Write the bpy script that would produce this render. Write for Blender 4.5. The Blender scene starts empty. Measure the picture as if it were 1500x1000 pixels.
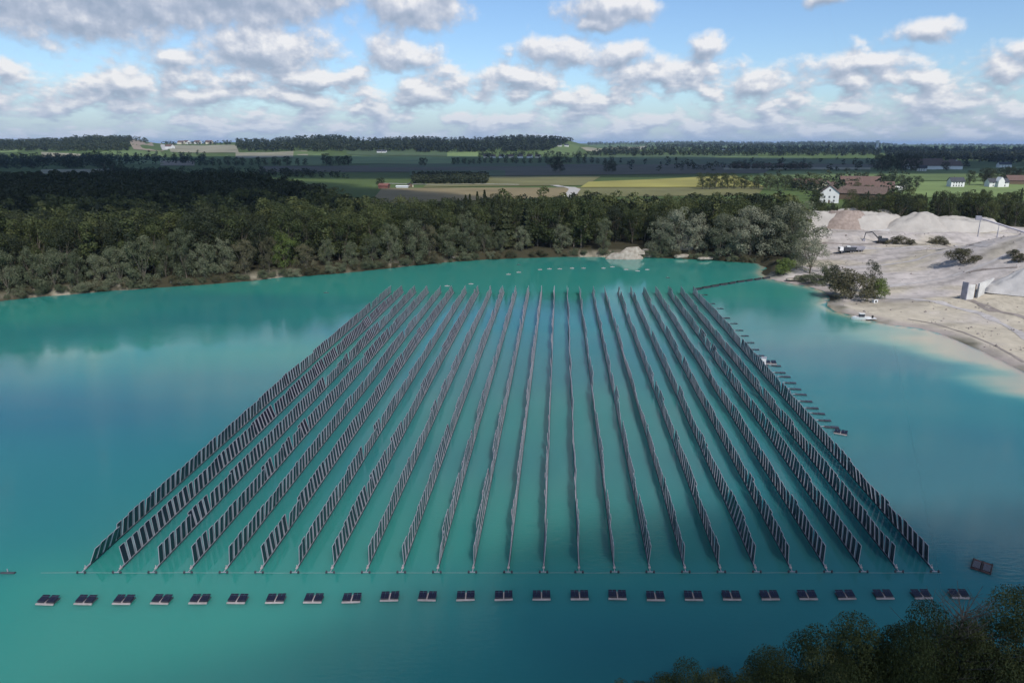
import bpy, math, random
import numpy as np
from mathutils import Vector, Matrix

random.seed(7); rng = np.random.default_rng(7)
sc = bpy.context.scene
COL = sc.collection
H, F, U0, V0 = 46.0, 1000.0, 795.0, 500.0
PITCH = math.atan((V0 - 210.0) / F)
CP, SP = math.cos(PITCH), math.sin(PITCH)
R = math.radians

# ------------------------------------------------------------------ camera
cd = bpy.data.cameras.new('camera'); cam = bpy.data.objects.new('camera', cd); COL.objects.link(cam)
cam.location = (0, 0, H); cam.rotation_euler = (math.pi/2 - PITCH, 0, 0)
cd.lens = 24.0; cd.sensor_width = 36.0; cd.shift_x = -0.03; cd.clip_start = 0.5; cd.clip_end = 300000
sc.camera = cam

def ray(u, v):
    x, y = (u - U0)/F, -(v - V0)/F
    return np.array([x, CP + y*SP, -SP + y*CP])
def P(u, v, z=0.0):
    """world point of a photo pixel on the level z"""
    d = ray(u, v); t = (z - H)/d[2]
    return (d[0]*t, d[1]*t)

# ------------------------------------------------------------------ tagging
def tag(o, label=None, cat=None, group=None, kind=None):
    if label: o['label'] = label
    if cat: o['category'] = cat
    if group: o['group'] = group
    if kind: o['kind'] = kind
    return o
def empty(name, loc=(0,0,0), rz=0.0, scale=1.0):
    o = bpy.data.objects.new(name, None); COL.objects.link(o)
    o.location = loc; o.rotation_euler = (0,0,rz)
    o.scale = (scale,)*3 if not isinstance(scale, tuple) else scale
    o.empty_display_size = 0.3
    return o
def link(name, me, parent=None, loc=(0,0,0), rot=(0,0,0), scale=(1,1,1)):
    o = bpy.data.objects.new(name, me); COL.objects.link(o)
    if parent is not None: o.parent = parent
    o.location = loc; o.rotation_euler = rot; o.scale = scale
    return o
def mesh_np(name, V, Q, mats, midx=None, smooth=False, attrs=None, k=4):
    me = bpy.data.meshes.new(name)
    V = np.asarray(V, dtype=np.float32); Q = np.asarray(Q, dtype=np.int32)
    me.vertices.add(len(V)); me.vertices.foreach_set('co', V.ravel())
    me.loops.add(Q.size); me.loops.foreach_set('vertex_index', Q.ravel())
    me.polygons.add(len(Q)); me.polygons.foreach_set('loop_start', np.arange(len(Q), dtype=np.int32)*k)
    for m in (mats if isinstance(mats, (list, tuple)) else [mats]): me.materials.append(m)
    if midx is not None: me.polygons.foreach_set('material_index', np.asarray(midx, dtype=np.int32))
    if smooth: me.polygons.foreach_set('use_smooth', np.ones(len(Q), dtype=bool))
    for an, (ty, arr) in (attrs or {}).items():
        a = me.attributes.new(an, ty, 'POINT')
        arr = np.asarray(arr, dtype=np.float32)
        a.data.foreach_set('color' if ty == 'FLOAT_COLOR' else 'value', arr.ravel())
    me.update(calc_edges=True)
    return me

class MB:
    """collects boxes, tubes and polygons into one mesh"""
    def __init__(s): s.v = []; s.f = []; s.m = []
    def add(s, vs, fs, m=0):
        o = len(s.v); s.v += [tuple(p) for p in vs]; s.f += [tuple(i+o for i in f) for f in fs]; s.m += [m]*len(fs); return s
    def box(s, x0, x1, y0, y1, z0, z1, m=0, M=None):
        vs = [Vector((x,y,z)) for z in (z0,z1) for y in (y0,y1) for x in (x0,x1)]
        if M is not None: vs = [M @ p for p in vs]
        return s.add(vs, [(0,2,3,1),(4,5,7,6),(0,1,5,4),(2,6,7,3),(0,4,6,2),(1,3,7,5)], m)
    def tube(s, a, b, r0, r1=None, n=8, m=0, cap=True):
        a, b = Vector(a), Vector(b); r1 = r0 if r1 is None else r1
        d = (b-a).normalized(); u = d.orthogonal().normalized(); w = d.cross(u)
        vs = []
        for c, r in ((a, r0), (b, r1)):
            for i in range(n):
                t = 2*math.pi*i/n; vs.append(c + (u*math.cos(t) + w*math.sin(t))*r)
        fs = [(i, (i+1) % n, n+(i+1) % n, n+i) for i in range(n)]
        if cap: fs += [tuple(range(n))[::-1], tuple(range(n, 2*n))]
        return s.add(vs, fs, m)
    def build(s, name, mats, parent=None, smooth=False):
        me = s.mesh(name, mats, smooth)
        return link(name, me, parent)
    def mesh(s, name, mats, smooth=False):
        me = bpy.data.meshes.new(name); me.from_pydata(s.v, [], s.f)
        for m in (mats if isinstance(mats, (list, tuple)) else [mats]): me.materials.append(m)
        me.polygons.foreach_set('material_index', s.m)
        if smooth: me.polygons.foreach_set('use_smooth', [True]*len(s.f))
        me.update(); return me

# ------------------------------------------------------------------ materials
def newmat(name):
    m = bpy.data.materials.new(name); m.use_nodes = True
    nt = m.node_tree; b = nt.nodes['Principled BSDF']
    return m, nt, b
def N(nt, t, **kw):
    n = nt.nodes.new(t)
    for k, v in kw.items():
        if k.startswith('i_'): n.inputs[k[2:].replace('_', ' ')].default_value = v
        else: setattr(n, k, v)
    return n
def rough_mat(name, c1, c2, scale=1.0, rough=0.8, detail=6, bump=0.0, spec=0.3, bscale=None, metallic=0.0, big=None):
    m, nt, b = newmat(name); L = nt.links
    tc = N(nt, 'ShaderNodeNewGeometry')
    no = N(nt, 'ShaderNodeTexNoise'); no.inputs['Scale'].default_value = scale; no.inputs['Detail'].default_value = detail
    L.new(tc.outputs['Position'], no.inputs['Vector'])
    cr = N(nt, 'ShaderNodeValToRGB'); cr.color_ramp.elements[0].position = .32; cr.color_ramp.elements[1].position = .68
    cr.color_ramp.elements[0].color = (*c1, 1); cr.color_ramp.elements[1].color = (*c2, 1)
    fac = no.outputs['Fac']
    if big:
        n2 = N(nt, 'ShaderNodeTexNoise'); n2.inputs['Scale'].default_value = big; n2.inputs['Detail'].default_value = 3
        L.new(tc.outputs['Position'], n2.inputs['Vector'])
        mx = N(nt, 'ShaderNodeMath', operation='ADD'); L.new(fac, mx.inputs[0]); L.new(n2.outputs['Fac'], mx.inputs[1])
        md = N(nt, 'ShaderNodeMath', operation='MULTIPLY'); L.new(mx.outputs[0], md.inputs[0]); md.inputs[1].default_value = .5; fac = md.outputs[0]
    L.new(fac, cr.inputs['Fac']); L.new(cr.outputs['Color'], b.inputs['Base Color'])
    b.inputs['Roughness'].default_value = rough; b.inputs['Specular IOR Level'].default_value = spec; b.inputs['Metallic'].default_value = metallic
    if bump:
        bn = N(nt, 'ShaderNodeTexNoise'); bn.inputs['Scale'].default_value = bscale or scale*3; bn.inputs['Detail'].default_value = 8
        L.new(tc.outputs['Position'], bn.inputs['Vector'])
        bp = N(nt, 'ShaderNodeBump'); bp.inputs['Strength'].default_value = .7; bp.inputs['Distance'].default_value = bump
        L.new(bn.outputs['Fac'], bp.inputs['Height']); L.new(bp.outputs['Normal'], b.inputs['Normal'])
    return m

def leaf_mat(name, dark, mid, light, spec=0.25, trans=0.25):
    """leaf colour differs from leaf to leaf and from tree to tree"""
    m, nt, b = newmat(name); L = nt.links
    oi = N(nt, 'ShaderNodeObjectInfo'); ge = N(nt, 'ShaderNodeNewGeometry')
    at = N(nt, 'ShaderNodeAttribute', attribute_name='tone')
    a1 = N(nt, 'ShaderNodeMath', operation='MULTIPLY_ADD'); a1.inputs[1].default_value = .46; a1.inputs[2].default_value = -.08
    L.new(oi.outputs['Random'], a1.inputs[0])
    a2 = N(nt, 'ShaderNodeMath', operation='MULTIPLY_ADD'); a2.inputs[1].default_value = .34
    L.new(ge.outputs['Random Per Island'], a2.inputs[0]); L.new(a1.outputs[0], a2.inputs[2])
    a3 = N(nt, 'ShaderNodeMath', operation='MULTIPLY_ADD'); a3.inputs[1].default_value = .42
    L.new(at.outputs['Fac'], a3.inputs[0]); L.new(a2.outputs[0], a3.inputs[2])
    cr = N(nt, 'ShaderNodeValToRGB'); e = cr.color_ramp.elements
    e[0].position = .12; e[0].color = (*dark, 1); e[1].position = .95; e[1].color = (*light, 1)
    k = e.new(.5); k.color = (*mid, 1)
    L.new(a3.outputs[0], cr.inputs['Fac']); L.new(cr.outputs['Color'], b.inputs['Base Color'])
    b.inputs['Roughness'].default_value = .6; b.inputs['Specular IOR Level'].default_value = spec
    tr = N(nt, 'ShaderNodeBsdfTranslucent'); L.new(cr.outputs['Color'], tr.inputs['Color'])
    mx = N(nt, 'ShaderNodeMixShader'); mx.inputs[0].default_value = trans
    L.new(b.outputs[0], mx.inputs[1]); L.new(tr.outputs[0], mx.inputs[2])
    L.new(mx.outputs[0], nt.nodes['Material Output'].inputs['Surface'])
    return m

M = {}
M['willow'] = leaf_mat('willow_leaves', (.058,.072,.038), (.130,.148,.082), (.27,.28,.18))
M['sunlit'] = leaf_mat('sunlit_willow_leaves', (.085,.098,.060), (.185,.200,.130), (.36,.36,.265))  # lighter willow copy: sunlight on the right-hand willows put into leaf colour
M['broad'] = leaf_mat('broad_leaves', (.024,.036,.013), (.058,.076,.026), (.125,.138,.050))
M['dark'] = leaf_mat('dark_leaves', (.014,.023,.011), (.030,.041,.019), (.062,.072,.032))
M['green'] = leaf_mat('fresh_green_leaves', (.07,.11,.03), (.15,.20,.05), (.24,.28,.09))
M['brown'] = leaf_mat('brownish_leaves', (.05,.05,.024), (.105,.10,.055), (.17,.155,.09))
M['spruce'] = leaf_mat('spruce_needles', (.022,.034,.017), (.048,.060,.026), (.085,.09,.04), trans=.1)
M['fore'] = leaf_mat('shore_tree_leaves', (.026,.036,.013), (.072,.086,.030), (.150,.155,.060), spec=.08)
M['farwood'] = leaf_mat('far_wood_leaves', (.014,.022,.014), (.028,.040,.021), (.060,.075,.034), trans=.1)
M['bark'] = rough_mat('bark', (.07,.055,.04), (.16,.14,.11), 3, .9)
M['deadwood'] = rough_mat('pale_bare_twigs', (.16,.145,.12), (.30,.28,.24), 3, .9)
M['white_wall'] = rough_mat('white_render', (.72,.72,.70), (.80,.80,.78), .5, .8)
M['cream_wall'] = rough_mat('cream_render', (.62,.56,.42), (.72,.66,.52), .5, .8)
M['wood_wall'] = rough_mat('weathered_boards', (.10,.07,.05), (.17,.12,.08), 2, .85)
M['red_roof'] = rough_mat('red_brown_tiles', (.12,.078,.066), (.18,.118,.10), 1.2, .85)
M['brown_roof'] = rough_mat('brown_tiles', (.10,.07,.06), (.18,.13,.11), 1.2, .85)
M['dark_roof'] = rough_mat('slate_tiles', (.04,.045,.055), (.08,.085,.10), 1.2, .7)
M['glass_win'] = rough_mat('window_glass', (.02,.025,.03), (.05,.055,.06), 1, .1, spec=.8)
M['frame_white'] = rough_mat('white_painted_frame', (.70,.70,.70), (.8,.8,.8), 2, .5)
M['metal'] = rough_mat('galvanised_steel', (.28,.275,.31), (.41,.39,.44), .7, .5, spec=.5, metallic=.15)
M['pontoon'] = rough_mat('pale_plastic_float', (.32,.28,.28), (.45,.39,.39), 2, .6)
M['dark_float'] = rough_mat('dark_plastic_float', (.03,.035,.045), (.07,.075,.09), 2, .5)
M['rust'] = rough_mat('rust_red_primer', (.07,.04,.04), (.13,.08,.075), 2, .8)
M['blackrub'] = rough_mat('black_rubber', (.015,.015,.015), (.03,.03,.03), 4, .7)
M['concrete'] = rough_mat('pale_concrete', (.46,.45,.43), (.68,.67,.64), .4, .9)
M['cable'] = rough_mat('cable_sheath', (.18,.25,.25), (.26,.34,.33), 1, .7)
M['yellow'] = rough_mat('yellow_machine_paint', (.45,.28,.04), (.58,.38,.06), 1, .5, spec=.5)
M['orange'] = rough_mat('orange_red_paint', (.28,.11,.08), (.36,.16,.12), 1, .6)
M['gravel_brown'] = rough_mat('brown_gravel', (.25,.20,.17), (.36,.29,.255), .8, .95, bump=.25)
M['gravel_pale'] = rough_mat('pale_gravel', (.37,.34,.31), (.50,.47,.43), .25, .95, bump=.3, big=.03)
M['gravel_grey'] = rough_mat('grey_gravel', (.40,.385,.37), (.52,.50,.49), .3, .95, bump=.2, big=.04)
M['road'] = rough_mat('pale_dirt_road', (.40,.38,.35), (.50,.48,.45), .2, .95)
M['rock'] = rough_mat('pale_rock', (.25,.215,.175), (.42,.375,.32), .7, .95, bump=.3)

def panel_mat():
    m, nt, b = newmat('solar_cells'); L = nt.links
    tc = N(nt, 'ShaderNodeTexCoord')
    oi = N(nt, 'ShaderNodeObjectInfo')
    br = N(nt, 'ShaderNodeTexBrick'); br.offset = 0; br.inputs['Scale'].default_value = 1
    br.inputs['Brick Width'].default_value = .16; br.inputs['Row Height'].default_value = .16; br.inputs['Mortar Size'].default_value = .006
    br.inputs['Color1'].default_value = (.008,.009,.022,1); br.inputs['Color2'].default_value = (.012,.012,.028,1); br.inputs['Mortar'].default_value = (.05,.05,.07,1)
    sx = N(nt, 'ShaderNodeSeparateXYZ'); cx = N(nt, 'ShaderNodeCombineXYZ')
    L.new(tc.outputs['Object'], sx.inputs[0]); L.new(sx.outputs['Y'], cx.inputs['X']); L.new(sx.outputs['Z'], cx.inputs['Y'])
    L.new(cx.outputs[0], br.inputs['Vector'])
    L.new(br.outputs['Color'], b.inputs['Base Color'])
    b.inputs['Roughness'].default_value = .2; b.inputs['Specular IOR Level'].default_value = .5; b.inputs['IOR'].default_value = 1.52
    return m
M['cells'] = panel_mat()

# ------------------------------------------------------------------ lake outline and terrain
SH_PX = [(-420,462),(-150,450),(0,441),(30,437),(60,434),(110,431),(150,427),(200,424),(240,420),(290,418),(330,414),(370,411),(400,407),(440,405),(480,402),(520,398),
         (560,394),(600,390),(640,386),(670,383),(700,381),(730,379.5),(760,378),(790,377),(820,376),(850,376),(880,376),(920,377),(960,377.5),(1000,379),(1040,381),(1080,384),(1112,386),
         (1122,392),(1116,400),(1128,408),(1150,413),(1180,419),(1205,426),(1217,436),(1207,446),(1220,455),(1250,463),(1300,475),(1345,481),(1375,488),(1400,498),(1450,519),(1500,545),(1560,585),(1650,650)]
SHORE = [P(u, v, 0) for u, v in SH_PX]
NEAR_SHORE = [(165,75),(120,58),(60,52),(30,46),(14,42),(4,34),(-4,22),(-60,8),(-200,5),(-420,30),(-520,90),(-480,170)]
LAKE = np.array(SHORE + NEAR_SHORE)

def poly_sd(X, Y, poly):
    """signed distance to a closed polygon, negative inside; plain distance from the origin far outside it"""
    X = np.asarray(X, float); Y = np.asarray(Y, float)
    far_ = np.hypot(X, Y) > 1300
    if far_.any():
        o = np.full(X.shape, 900.0)
        if not far_.all(): o[~far_] = poly_sd(X[~far_], Y[~far_], poly)
        return o
    P0 = np.asarray(poly); P1 = np.roll(P0, -1, axis=0)
    d = np.full(X.shape, 1e18); ins = np.zeros(X.shape, bool)
    for (x0, y0), (x1, y1) in zip(P0, P1):
        ex, ey = x1-x0, y1-y0; L2 = ex*ex + ey*ey + 1e-9
        t = np.clip(((X-x0)*ex + (Y-y0)*ey)/L2, 0, 1)
        d = np.minimum(d, (X-x0-t*ex)**2 + (Y-y0-t*ey)**2)
        c = ((y0 <= Y) != (y1 <= Y)) & (X < (x1-x0)*(Y-y0)/((y1-y0) if abs(y1-y0) > 1e-9 else 1e-9) + x0)
        ins ^= c
    d = np.sqrt(d); return np.where(ins, -d, d)

def smooth(a, b, x):
    t = np.clip((x-a)/(b-a), 0, 1); return t*t*(3-2*t)
_G = rng.random((64, 64))
def vnoise(x, y):
    xi, yi = np.floor(x).astype(int), np.floor(y).astype(int); fx, fy = x-xi, y-yi
    fx, fy = fx*fx*(3-2*fx), fy*fy*(3-2*fy)
    g = lambda i, j: _G[i & 63, j & 63]
    return (g(xi,yi)*(1-fx)+g(xi+1,yi)*fx)*(1-fy) + (g(xi,yi+1)*(1-fx)+g(xi+1,yi+1)*fx)*fy
def fbm(x, y, o=4):
    s, a, t = 0, .5, 0
    for i in range(o):
        s = s + a*vnoise(x*2**i + 17.3*i, y*2**i + 5.1*i); t += a; a *= .5
    return s/t

CREST = np.array([(-400,200),(-100,201),(0,204),(90,203),(130,198),(190,199),(235,207),(300,207),(340,205),(400,205),(440,201),(480,200),(540,204),(600,202),(650,203),(700,202),(760,198),(830,201),(852,207),(880,213),(1000,213),(1500,214.5),(2000,214.5)], float)
FAR = np.array([(-400,209),(860,209),(900,208.5),(950,207.5),(1050,206.5),(1075,208.5),(1130,208.5),(1180,207),(1280,208.5),(1310,211.0),(1500,211.6),(2000,211.6)], float)
QUARRY = [P(u, v, 3) for u, v in [(1125,412),(1120,397),(1150,392),(1178,378),(1184,352),(1184,336),(1240,333),(1300,335),(1420,337),(1500,343),(1800,352)]] + [(420,300),(260,90),(165,75)] + [P(u, v, 0) for u, v in [(1500,545),(1400,498),(1300,475),(1250,463),(1207,446),(1217,436),(1180,419)]]
RM = P(1500, 395, 5)

def height(X, Y, full=False):
    X = np.asarray(X, float); Y = np.asarray(Y, float)
    sd = poly_sd(X, Y, LAKE)
    sd = sd + (fbm(X/7.0+3, Y/7.0, 3)-.5)*2.6*np.clip(1-np.abs(sd)/60, 0, 1)
    q = poly_sd(X, Y, QUARRY)
    qm = smooth(8, -8, q)
    bank = np.where(sd < 0, np.maximum(sd*.25, -5), (1-qm)*(2.6*smooth(0, 5, sd) + .9*smooth(5, 60, sd)) + qm*(.055*np.clip(sd, 0, 60) + 1.2*smooth(25, 55, sd)))
    z = bank
    # gravel pit: terraces and spoil
    yt = P(1300, 358, 3)[1]
    z = z + qm*smooth(yt-10, yt+4, Y - (X-150)*.05)*2.5*smooth(10, 40, sd)
    dr = np.hypot((X-RM[0]-14)/42, (Y-RM[1])/50)
    z = z + qm*12.5*smooth(1.15, .1, dr)*smooth(0, 30, sd)
    z = z + qm*(fbm(X/9, Y/9, 4)-.5)*1.4*smooth(4, 25, sd)
    # the land beyond
    r = np.hypot(X, Y)
    far = smooth(300, 900, r)
    z = z + far*(fbm(X/420+9, Y/420, 3)-.5)*5
    d = Y*CP + H*SP
    u = U0 + F*X/np.maximum(Y*CP + (H)*SP, 1.0)
    front = (Y > 300)
    cy = np.interp(u, CREST[:,0], CREST[:,1]); h1 = H + (210-cy)/F*3700 - 15
    z = np.where(front, z + smooth(1900, 3700, Y)*np.maximum(h1-4, -8)*(1 - .35*smooth(3900, 5500, Y)), z)
    z = z + front*smooth(1500, 3000, Y)*(fbm(X/600+4, Y/600, 4)-.5)*14
    fy = np.interp(u, FAR[:,0], FAR[:,1]); h2 = H + (210-fy)/F*9500 - 12
    z = np.where(front, z*(1-smooth(5500, 9500, Y)) + smooth(5500, 9500, Y)*h2*(1-smooth(9800, 16000, Y)), z)
    return (z, sd, q) if full else z
def hz(x, y): return float(height(np.array([x]), np.array([y]))[0])

_TN = np.concatenate([np.linspace(100, 900, 120), np.geomspace(905, 9000, 80)])
_TF = np.geomspace(1300, 16000, 160)
def G(u, v):
    """ground point seen at a photo pixel"""
    d = ray(u, v); _T = _TF if v < 243 else _TN; X = d[0]*_T; Y = d[1]*_T; Z = H + d[2]*_T
    gap = Z - height(X, Y)
    k = np.nonzero(gap <= 0)[0]
    i = k[0] if len(k) else len(_T)-1
    if i > 0 and len(k):
        t = _T[i-1] + (_T[i]-_T[i-1])*gap[i-1]/(gap[i-1]-gap[i]+1e-9)
    else: t = _T[i]
    return (d[0]*t, d[1]*t, hz(d[0]*t, d[1]*t))

# ground sheet
az = np.concatenate([np.arange(-180, -52, 4.0), np.arange(-52, 52, .15), np.arange(52, 180.1, 4.0)])
rr = np.concatenate([[0.5, 6, 12], np.geomspace(18, 480, 470), np.geomspace(484, 5200, 200), np.geomspace(5400, 45000, 60)])
A, RR = np.meshgrid(np.radians(az), rr)
GX, GY = np.sin(A)*RR, np.cos(A)*RR
GZ, SD, QD = height(GX, GY, True)
qm = smooth(3, -3, QD + (fbm(GX/6, GY/6, 3)-.5)*10)
forest = np.array([.050,.046,.028]); meadow = np.array([.085,.125,.040]); bank = np.array([.30,.27,.21]); sand = np.array([.50,.455,.43]); wet = np.array([.36,.315,.29]); ochre = np.array([.50,.44,.30])
nearf = smooth(620, 360, np.hypot(GX, GY))*(1-qm)
n1 = fbm(GX/14, GY/14, 4); n2 = fbm(GX/160+3, GY/240, 4); n3 = fbm(GX/3, GY/3, 3)
colr = meadow[None,None]*(.75 + .5*n2[...,None])
colr = colr*(1-nearf[...,None]) + forest*nearf[...,None]
bk = smooth(5.0, 1.0, SD)*(1-qm)*smooth(.50, .66, n1*.7 + n3*.3 + .02)
colr = colr*(1-bk[...,None]) + bank*bk[...,None]
sandc = sand[None,None]*(.84 + .32*n1[...,None])
oc = smooth(.45, .75, fbm(GX/22+8, GY/12, 4) + .25*smooth(60, 20, np.hypot(GX-P(1480,480,1)[0], GY-P(1480,480,1)[1])))
sandc = sandc*(1-.55*oc[...,None]) + ochre*.55*oc[...,None]
st = smooth(.52, .70, fbm(GX/26+3, GY/4.5 - GX/30, 4)); sandc = sandc*(1-.26*st[...,None])
sc2 = smooth(.55, .62, fbm(GX/3.2+30, GY/1.6, 3))*smooth(10, 30, SD); sandc = sandc*(1-.18*sc2[...,None])
wt = smooth(6.5, .5, SD)
sandc = sandc*(1-wt[...,None]) + wet*wt[...,None]
colr = colr*(1-qm[...,None]) + sandc*qm[...,None]
nA, nR = A.shape[1], A.shape[0]
ii, jj = np.meshgrid(np.arange(nR-1), np.arange(nA-1), indexing='ij')
Q = np.stack([ii*nA+jj, ii*nA+jj+1, (ii+1)*nA+jj+1, (ii+1)*nA+jj], -1).reshape(-1, 4)[:, ::-1]
m, nt, b = newmat('ground_cover'); L = nt.links
at = N(nt, 'ShaderNodeAttribute', attribute_name='albedo')
ge = N(nt, 'ShaderNodeNewGeometry'); no = N(nt, 'ShaderNodeTexNoise'); no.inputs['Scale'].default_value = .35; no.inputs['Detail'].default_value = 9; no.inputs['Roughness'].default_value = .65
L.new(ge.outputs['Position'], no.inputs['Vector'])
mr = N(nt, 'ShaderNodeMapRange'); mr.inputs['To Min'].default_value = .62; mr.inputs['To Max'].default_value = 1.38; L.new(no.outputs['Fac'], mr.inputs['Value'])
vm = N(nt, 'ShaderNodeVectorMath', operation='SCALE'); L.new(at.outputs['Color'], vm.inputs[0]); L.new(mr.outputs[0], vm.inputs['Scale'])
L.new(vm.outputs[0], b.inputs['Base Color']); b.inputs['Roughness'].default_value = .95; b.inputs['Specular IOR Level'].default_value = .1
bp = N(nt, 'ShaderNodeBump'); bp.inputs['Strength'].default_value = .6; bp.inputs['Distance'].default_value = .35; L.new(no.outputs['Fac'], bp.inputs['Height']); L.new(bp.outputs['Normal'], b.inputs['Normal'])
me = mesh_np('ground', np.stack([GX, GY, GZ], -1).reshape(-1, 3), Q, m, smooth=True,
             attrs={'albedo': ('FLOAT_COLOR', np.concatenate([colr, np.ones(colr.shape[:2]+(1,))], -1).reshape(-1, 4))})
tag(link('ground', me), kind='structure')

# ------------------------------------------------------------------ water
xs = np.arange(-560, 230, 2.0); ys = np.concatenate([np.arange(-10, 120, 2.0), np.arange(120, 330, 2.0)])
WX, WY = np.meshgrid(xs, ys)
wsd = poly_sd(WX, WY, LAKE)
def blob(u, v, su, sv, rot=0):
    x, y = P(u, v, 0); c, s = math.cos(rot), math.sin(rot)
    dx, dy = WX-x, WY-y; a, b_ = dx*c+dy*s, -dx*s+dy*c
    return np.exp(-(a/su)**2-(b_/sv)**2)
# sediment stirred up over the shallows of the gravel beach
sh = .95*blob(1470,530,14,6,-.45) + .75*blob(1420,515,13,4.5,-.4) + .8*blob(1510,570,12,7,-.6) + .45*blob(1380,500,16,6,-.3) + .35*blob(1330,490,22,9,-.2)
sh = sh*(.6+.8*fbm(WX/14, WY/3, 3))
beach = smooth(8, -4, poly_sd(WX, WY, QUARRY) - 14)
sh = np.clip(sh + .8*beach*np.exp(wsd/1.8)*(wsd < 0) + .35*beach*np.exp(wsd/9)*(wsd < 0), 0, 1)
rim = np.clip(.55*np.exp(wsd/1.2)*(wsd < 0), 0, 1)*(1-beach)
tone = fbm(WX/85+2, WY/38, 3)
tone = np.clip(.5 + (tone-.5)*1.1 + .35*smooth(110, 260, WY) - .28*blob(1300,760,40,22) - .2*blob(60,560,60,35) - .2*blob(1380,640,30,20) + .45*blob(120,930,40,16) - .25*blob(850,930,18,8), 0, 1)  # tone patches at left and near middle put shade and reflection into the colour
nx, ny = WX.shape[1], WX.shape[0]
ii, jj = np.meshgrid(np.arange(ny-1), np.arange(nx-1), indexing='ij')
Q = np.stack([ii*nx+jj, ii*nx+jj+1, (ii+1)*nx+jj+1, (ii+1)*nx+jj], -1).reshape(-1, 4)
m, nt, b = newmat('lake_water'); L = nt.links
a_s = N(nt, 'ShaderNodeAttribute', attribute_name='shoal'); a_t = N(nt, 'ShaderNodeAttribute', attribute_name='tone')
cr = N(nt, 'ShaderNodeValToRGB'); e = cr.color_ramp.elements
e[0].position = .1; e[0].color = (.020,.146,.178,1); e[1].position = .9; e[1].color = (.034,.248,.206,1)
k = e.new(.5); k.color = (.026,.192,.194,1)
L.new(a_t.outputs['Fac'], cr.inputs['Fac'])
c2 = N(nt, 'ShaderNodeValToRGB'); e = c2.color_ramp.elements
e[0].position = .0; e[0].color = (.03,.26,.24,1); e[1].position = 1; e[1].color = (.46,.42,.30,1); k = e.new(.45); k.color = (.17,.33,.27,1)
L.new(a_s.outputs['Fac'], c2.inputs['Fac'])
mx = N(nt, 'ShaderNodeMix', data_type='RGBA'); L.new(cr.outputs['Color'], mx.inputs[6]); L.new(c2.outputs['Color'], mx.inputs[7])
sm = N(nt, 'ShaderNodeMapRange', interpolation_type='SMOOTHSTEP'); sm.inputs['From Max'].default_value = .5; L.new(a_s.outputs['Fac'], sm.inputs['Value']); L.new(sm.outputs[0], mx.inputs[0])
L.new(mx.outputs[2], b.inputs['Base Color'])
b.inputs['Subsurface Weight'].default_value = 1.0; b.inputs['Subsurface Radius'].default_value = (.5,1.0,1.0); b.inputs['Subsurface Scale'].default_value = 8.0
b.inputs['IOR'].default_value = 1.32; b.inputs['Roughness'].default_value = .035; b.inputs['Specular IOR Level'].default_value = .5
ge = N(nt, 'ShaderNodeNewGeometry')
mp = N(nt, 'ShaderNodeMapping'); mp.inputs['Scale'].default_value = (.55, 1.5, 1); L.new(ge.outputs['Position'], mp.inputs['Vector'])
w1 = N(nt, 'ShaderNodeTexNoise'); w1.inputs['Scale'].default_value = 1.6; w1.inputs['Detail'].default_value = 4; L.new(mp.outputs[0], w1.inputs['Vector'])
gst = N(nt, 'ShaderNodeTexNoise'); gst.inputs['Scale'].default_value = .03; gst.inputs['Detail'].default_value = 3
mp2 = N(nt, 'ShaderNodeMapping'); mp2.inputs['Scale'].default_value = (.5, 1.6, 1); L.new(ge.outputs['Position'], mp2.inputs['Vector']); L.new(mp2.outputs[0], gst.inputs['Vector'])
gr = N(nt, 'ShaderNodeMapRange'); gr.inputs['From Min'].default_value = .35; gr.inputs['From Max'].default_value = .65; gr.inputs['To Min'].default_value = .04; gr.inputs['To Max'].default_value = .22
L.new(gst.outputs['Fac'], gr.inputs['Value'])
bp = N(nt, 'ShaderNodeBump'); bp.inputs['Distance'].default_value = .12; L.new(gr.outputs[0], bp.inputs['Strength']); L.new(w1.outputs['Fac'], bp.inputs['Height']); L.new(bp.outputs['Normal'], b.inputs['Normal'])
me = mesh_np('water', np.stack([WX, WY, WX*0], -1).reshape(-1, 3), Q, m, smooth=True, attrs={'shoal': ('FLOAT', np.clip(sh+rim*.3, 0, 1)), 'tone': ('FLOAT', tone)})
tag(link('water', me), kind='structure')

# ------------------------------------------------------------------ fields and roads lying on the land
def drape(name, corners, mat, nu=24, nv=10, lift=.12, kind='structure'):
    c = [np.array(G(*p)[:2]) for p in corners]
    U, V = np.meshgrid(np.linspace(0, 1, nu), np.linspace(0, 1, nv))
    X = (c[0][0]*(1-U)+c[1][0]*U)*(1-V) + (c[3][0]*(1-U)+c[2][0]*U)*V
    Y = (c[0][1]*(1-U)+c[1][1]*U)*(1-V) + (c[3][1]*(1-U)+c[2][1]*U)*V
    Z = height(X, Y) + lift + np.hypot(X, Y)*3e-4
    i, j = np.meshgrid(np.arange(nv-1), np.arange(nu-1), indexing='ij')
    q = np.stack([i*nu+j, i*nu+j+1, (i+1)*nu+j+1, (i+1)*nu+j], -1).reshape(-1, 4)
    n = mesh_np(name, np.stack([X, Y, Z], -1).reshape(-1, 3), q, mat, smooth=True)
    return tag(link(name, n), kind=kind)
def fmat(name, c, v=.30):
    return rough_mat(name, tuple(x*(1-v) for x in c), tuple(x*(1+v) for x in c), .02, .95, big=.004)
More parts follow.
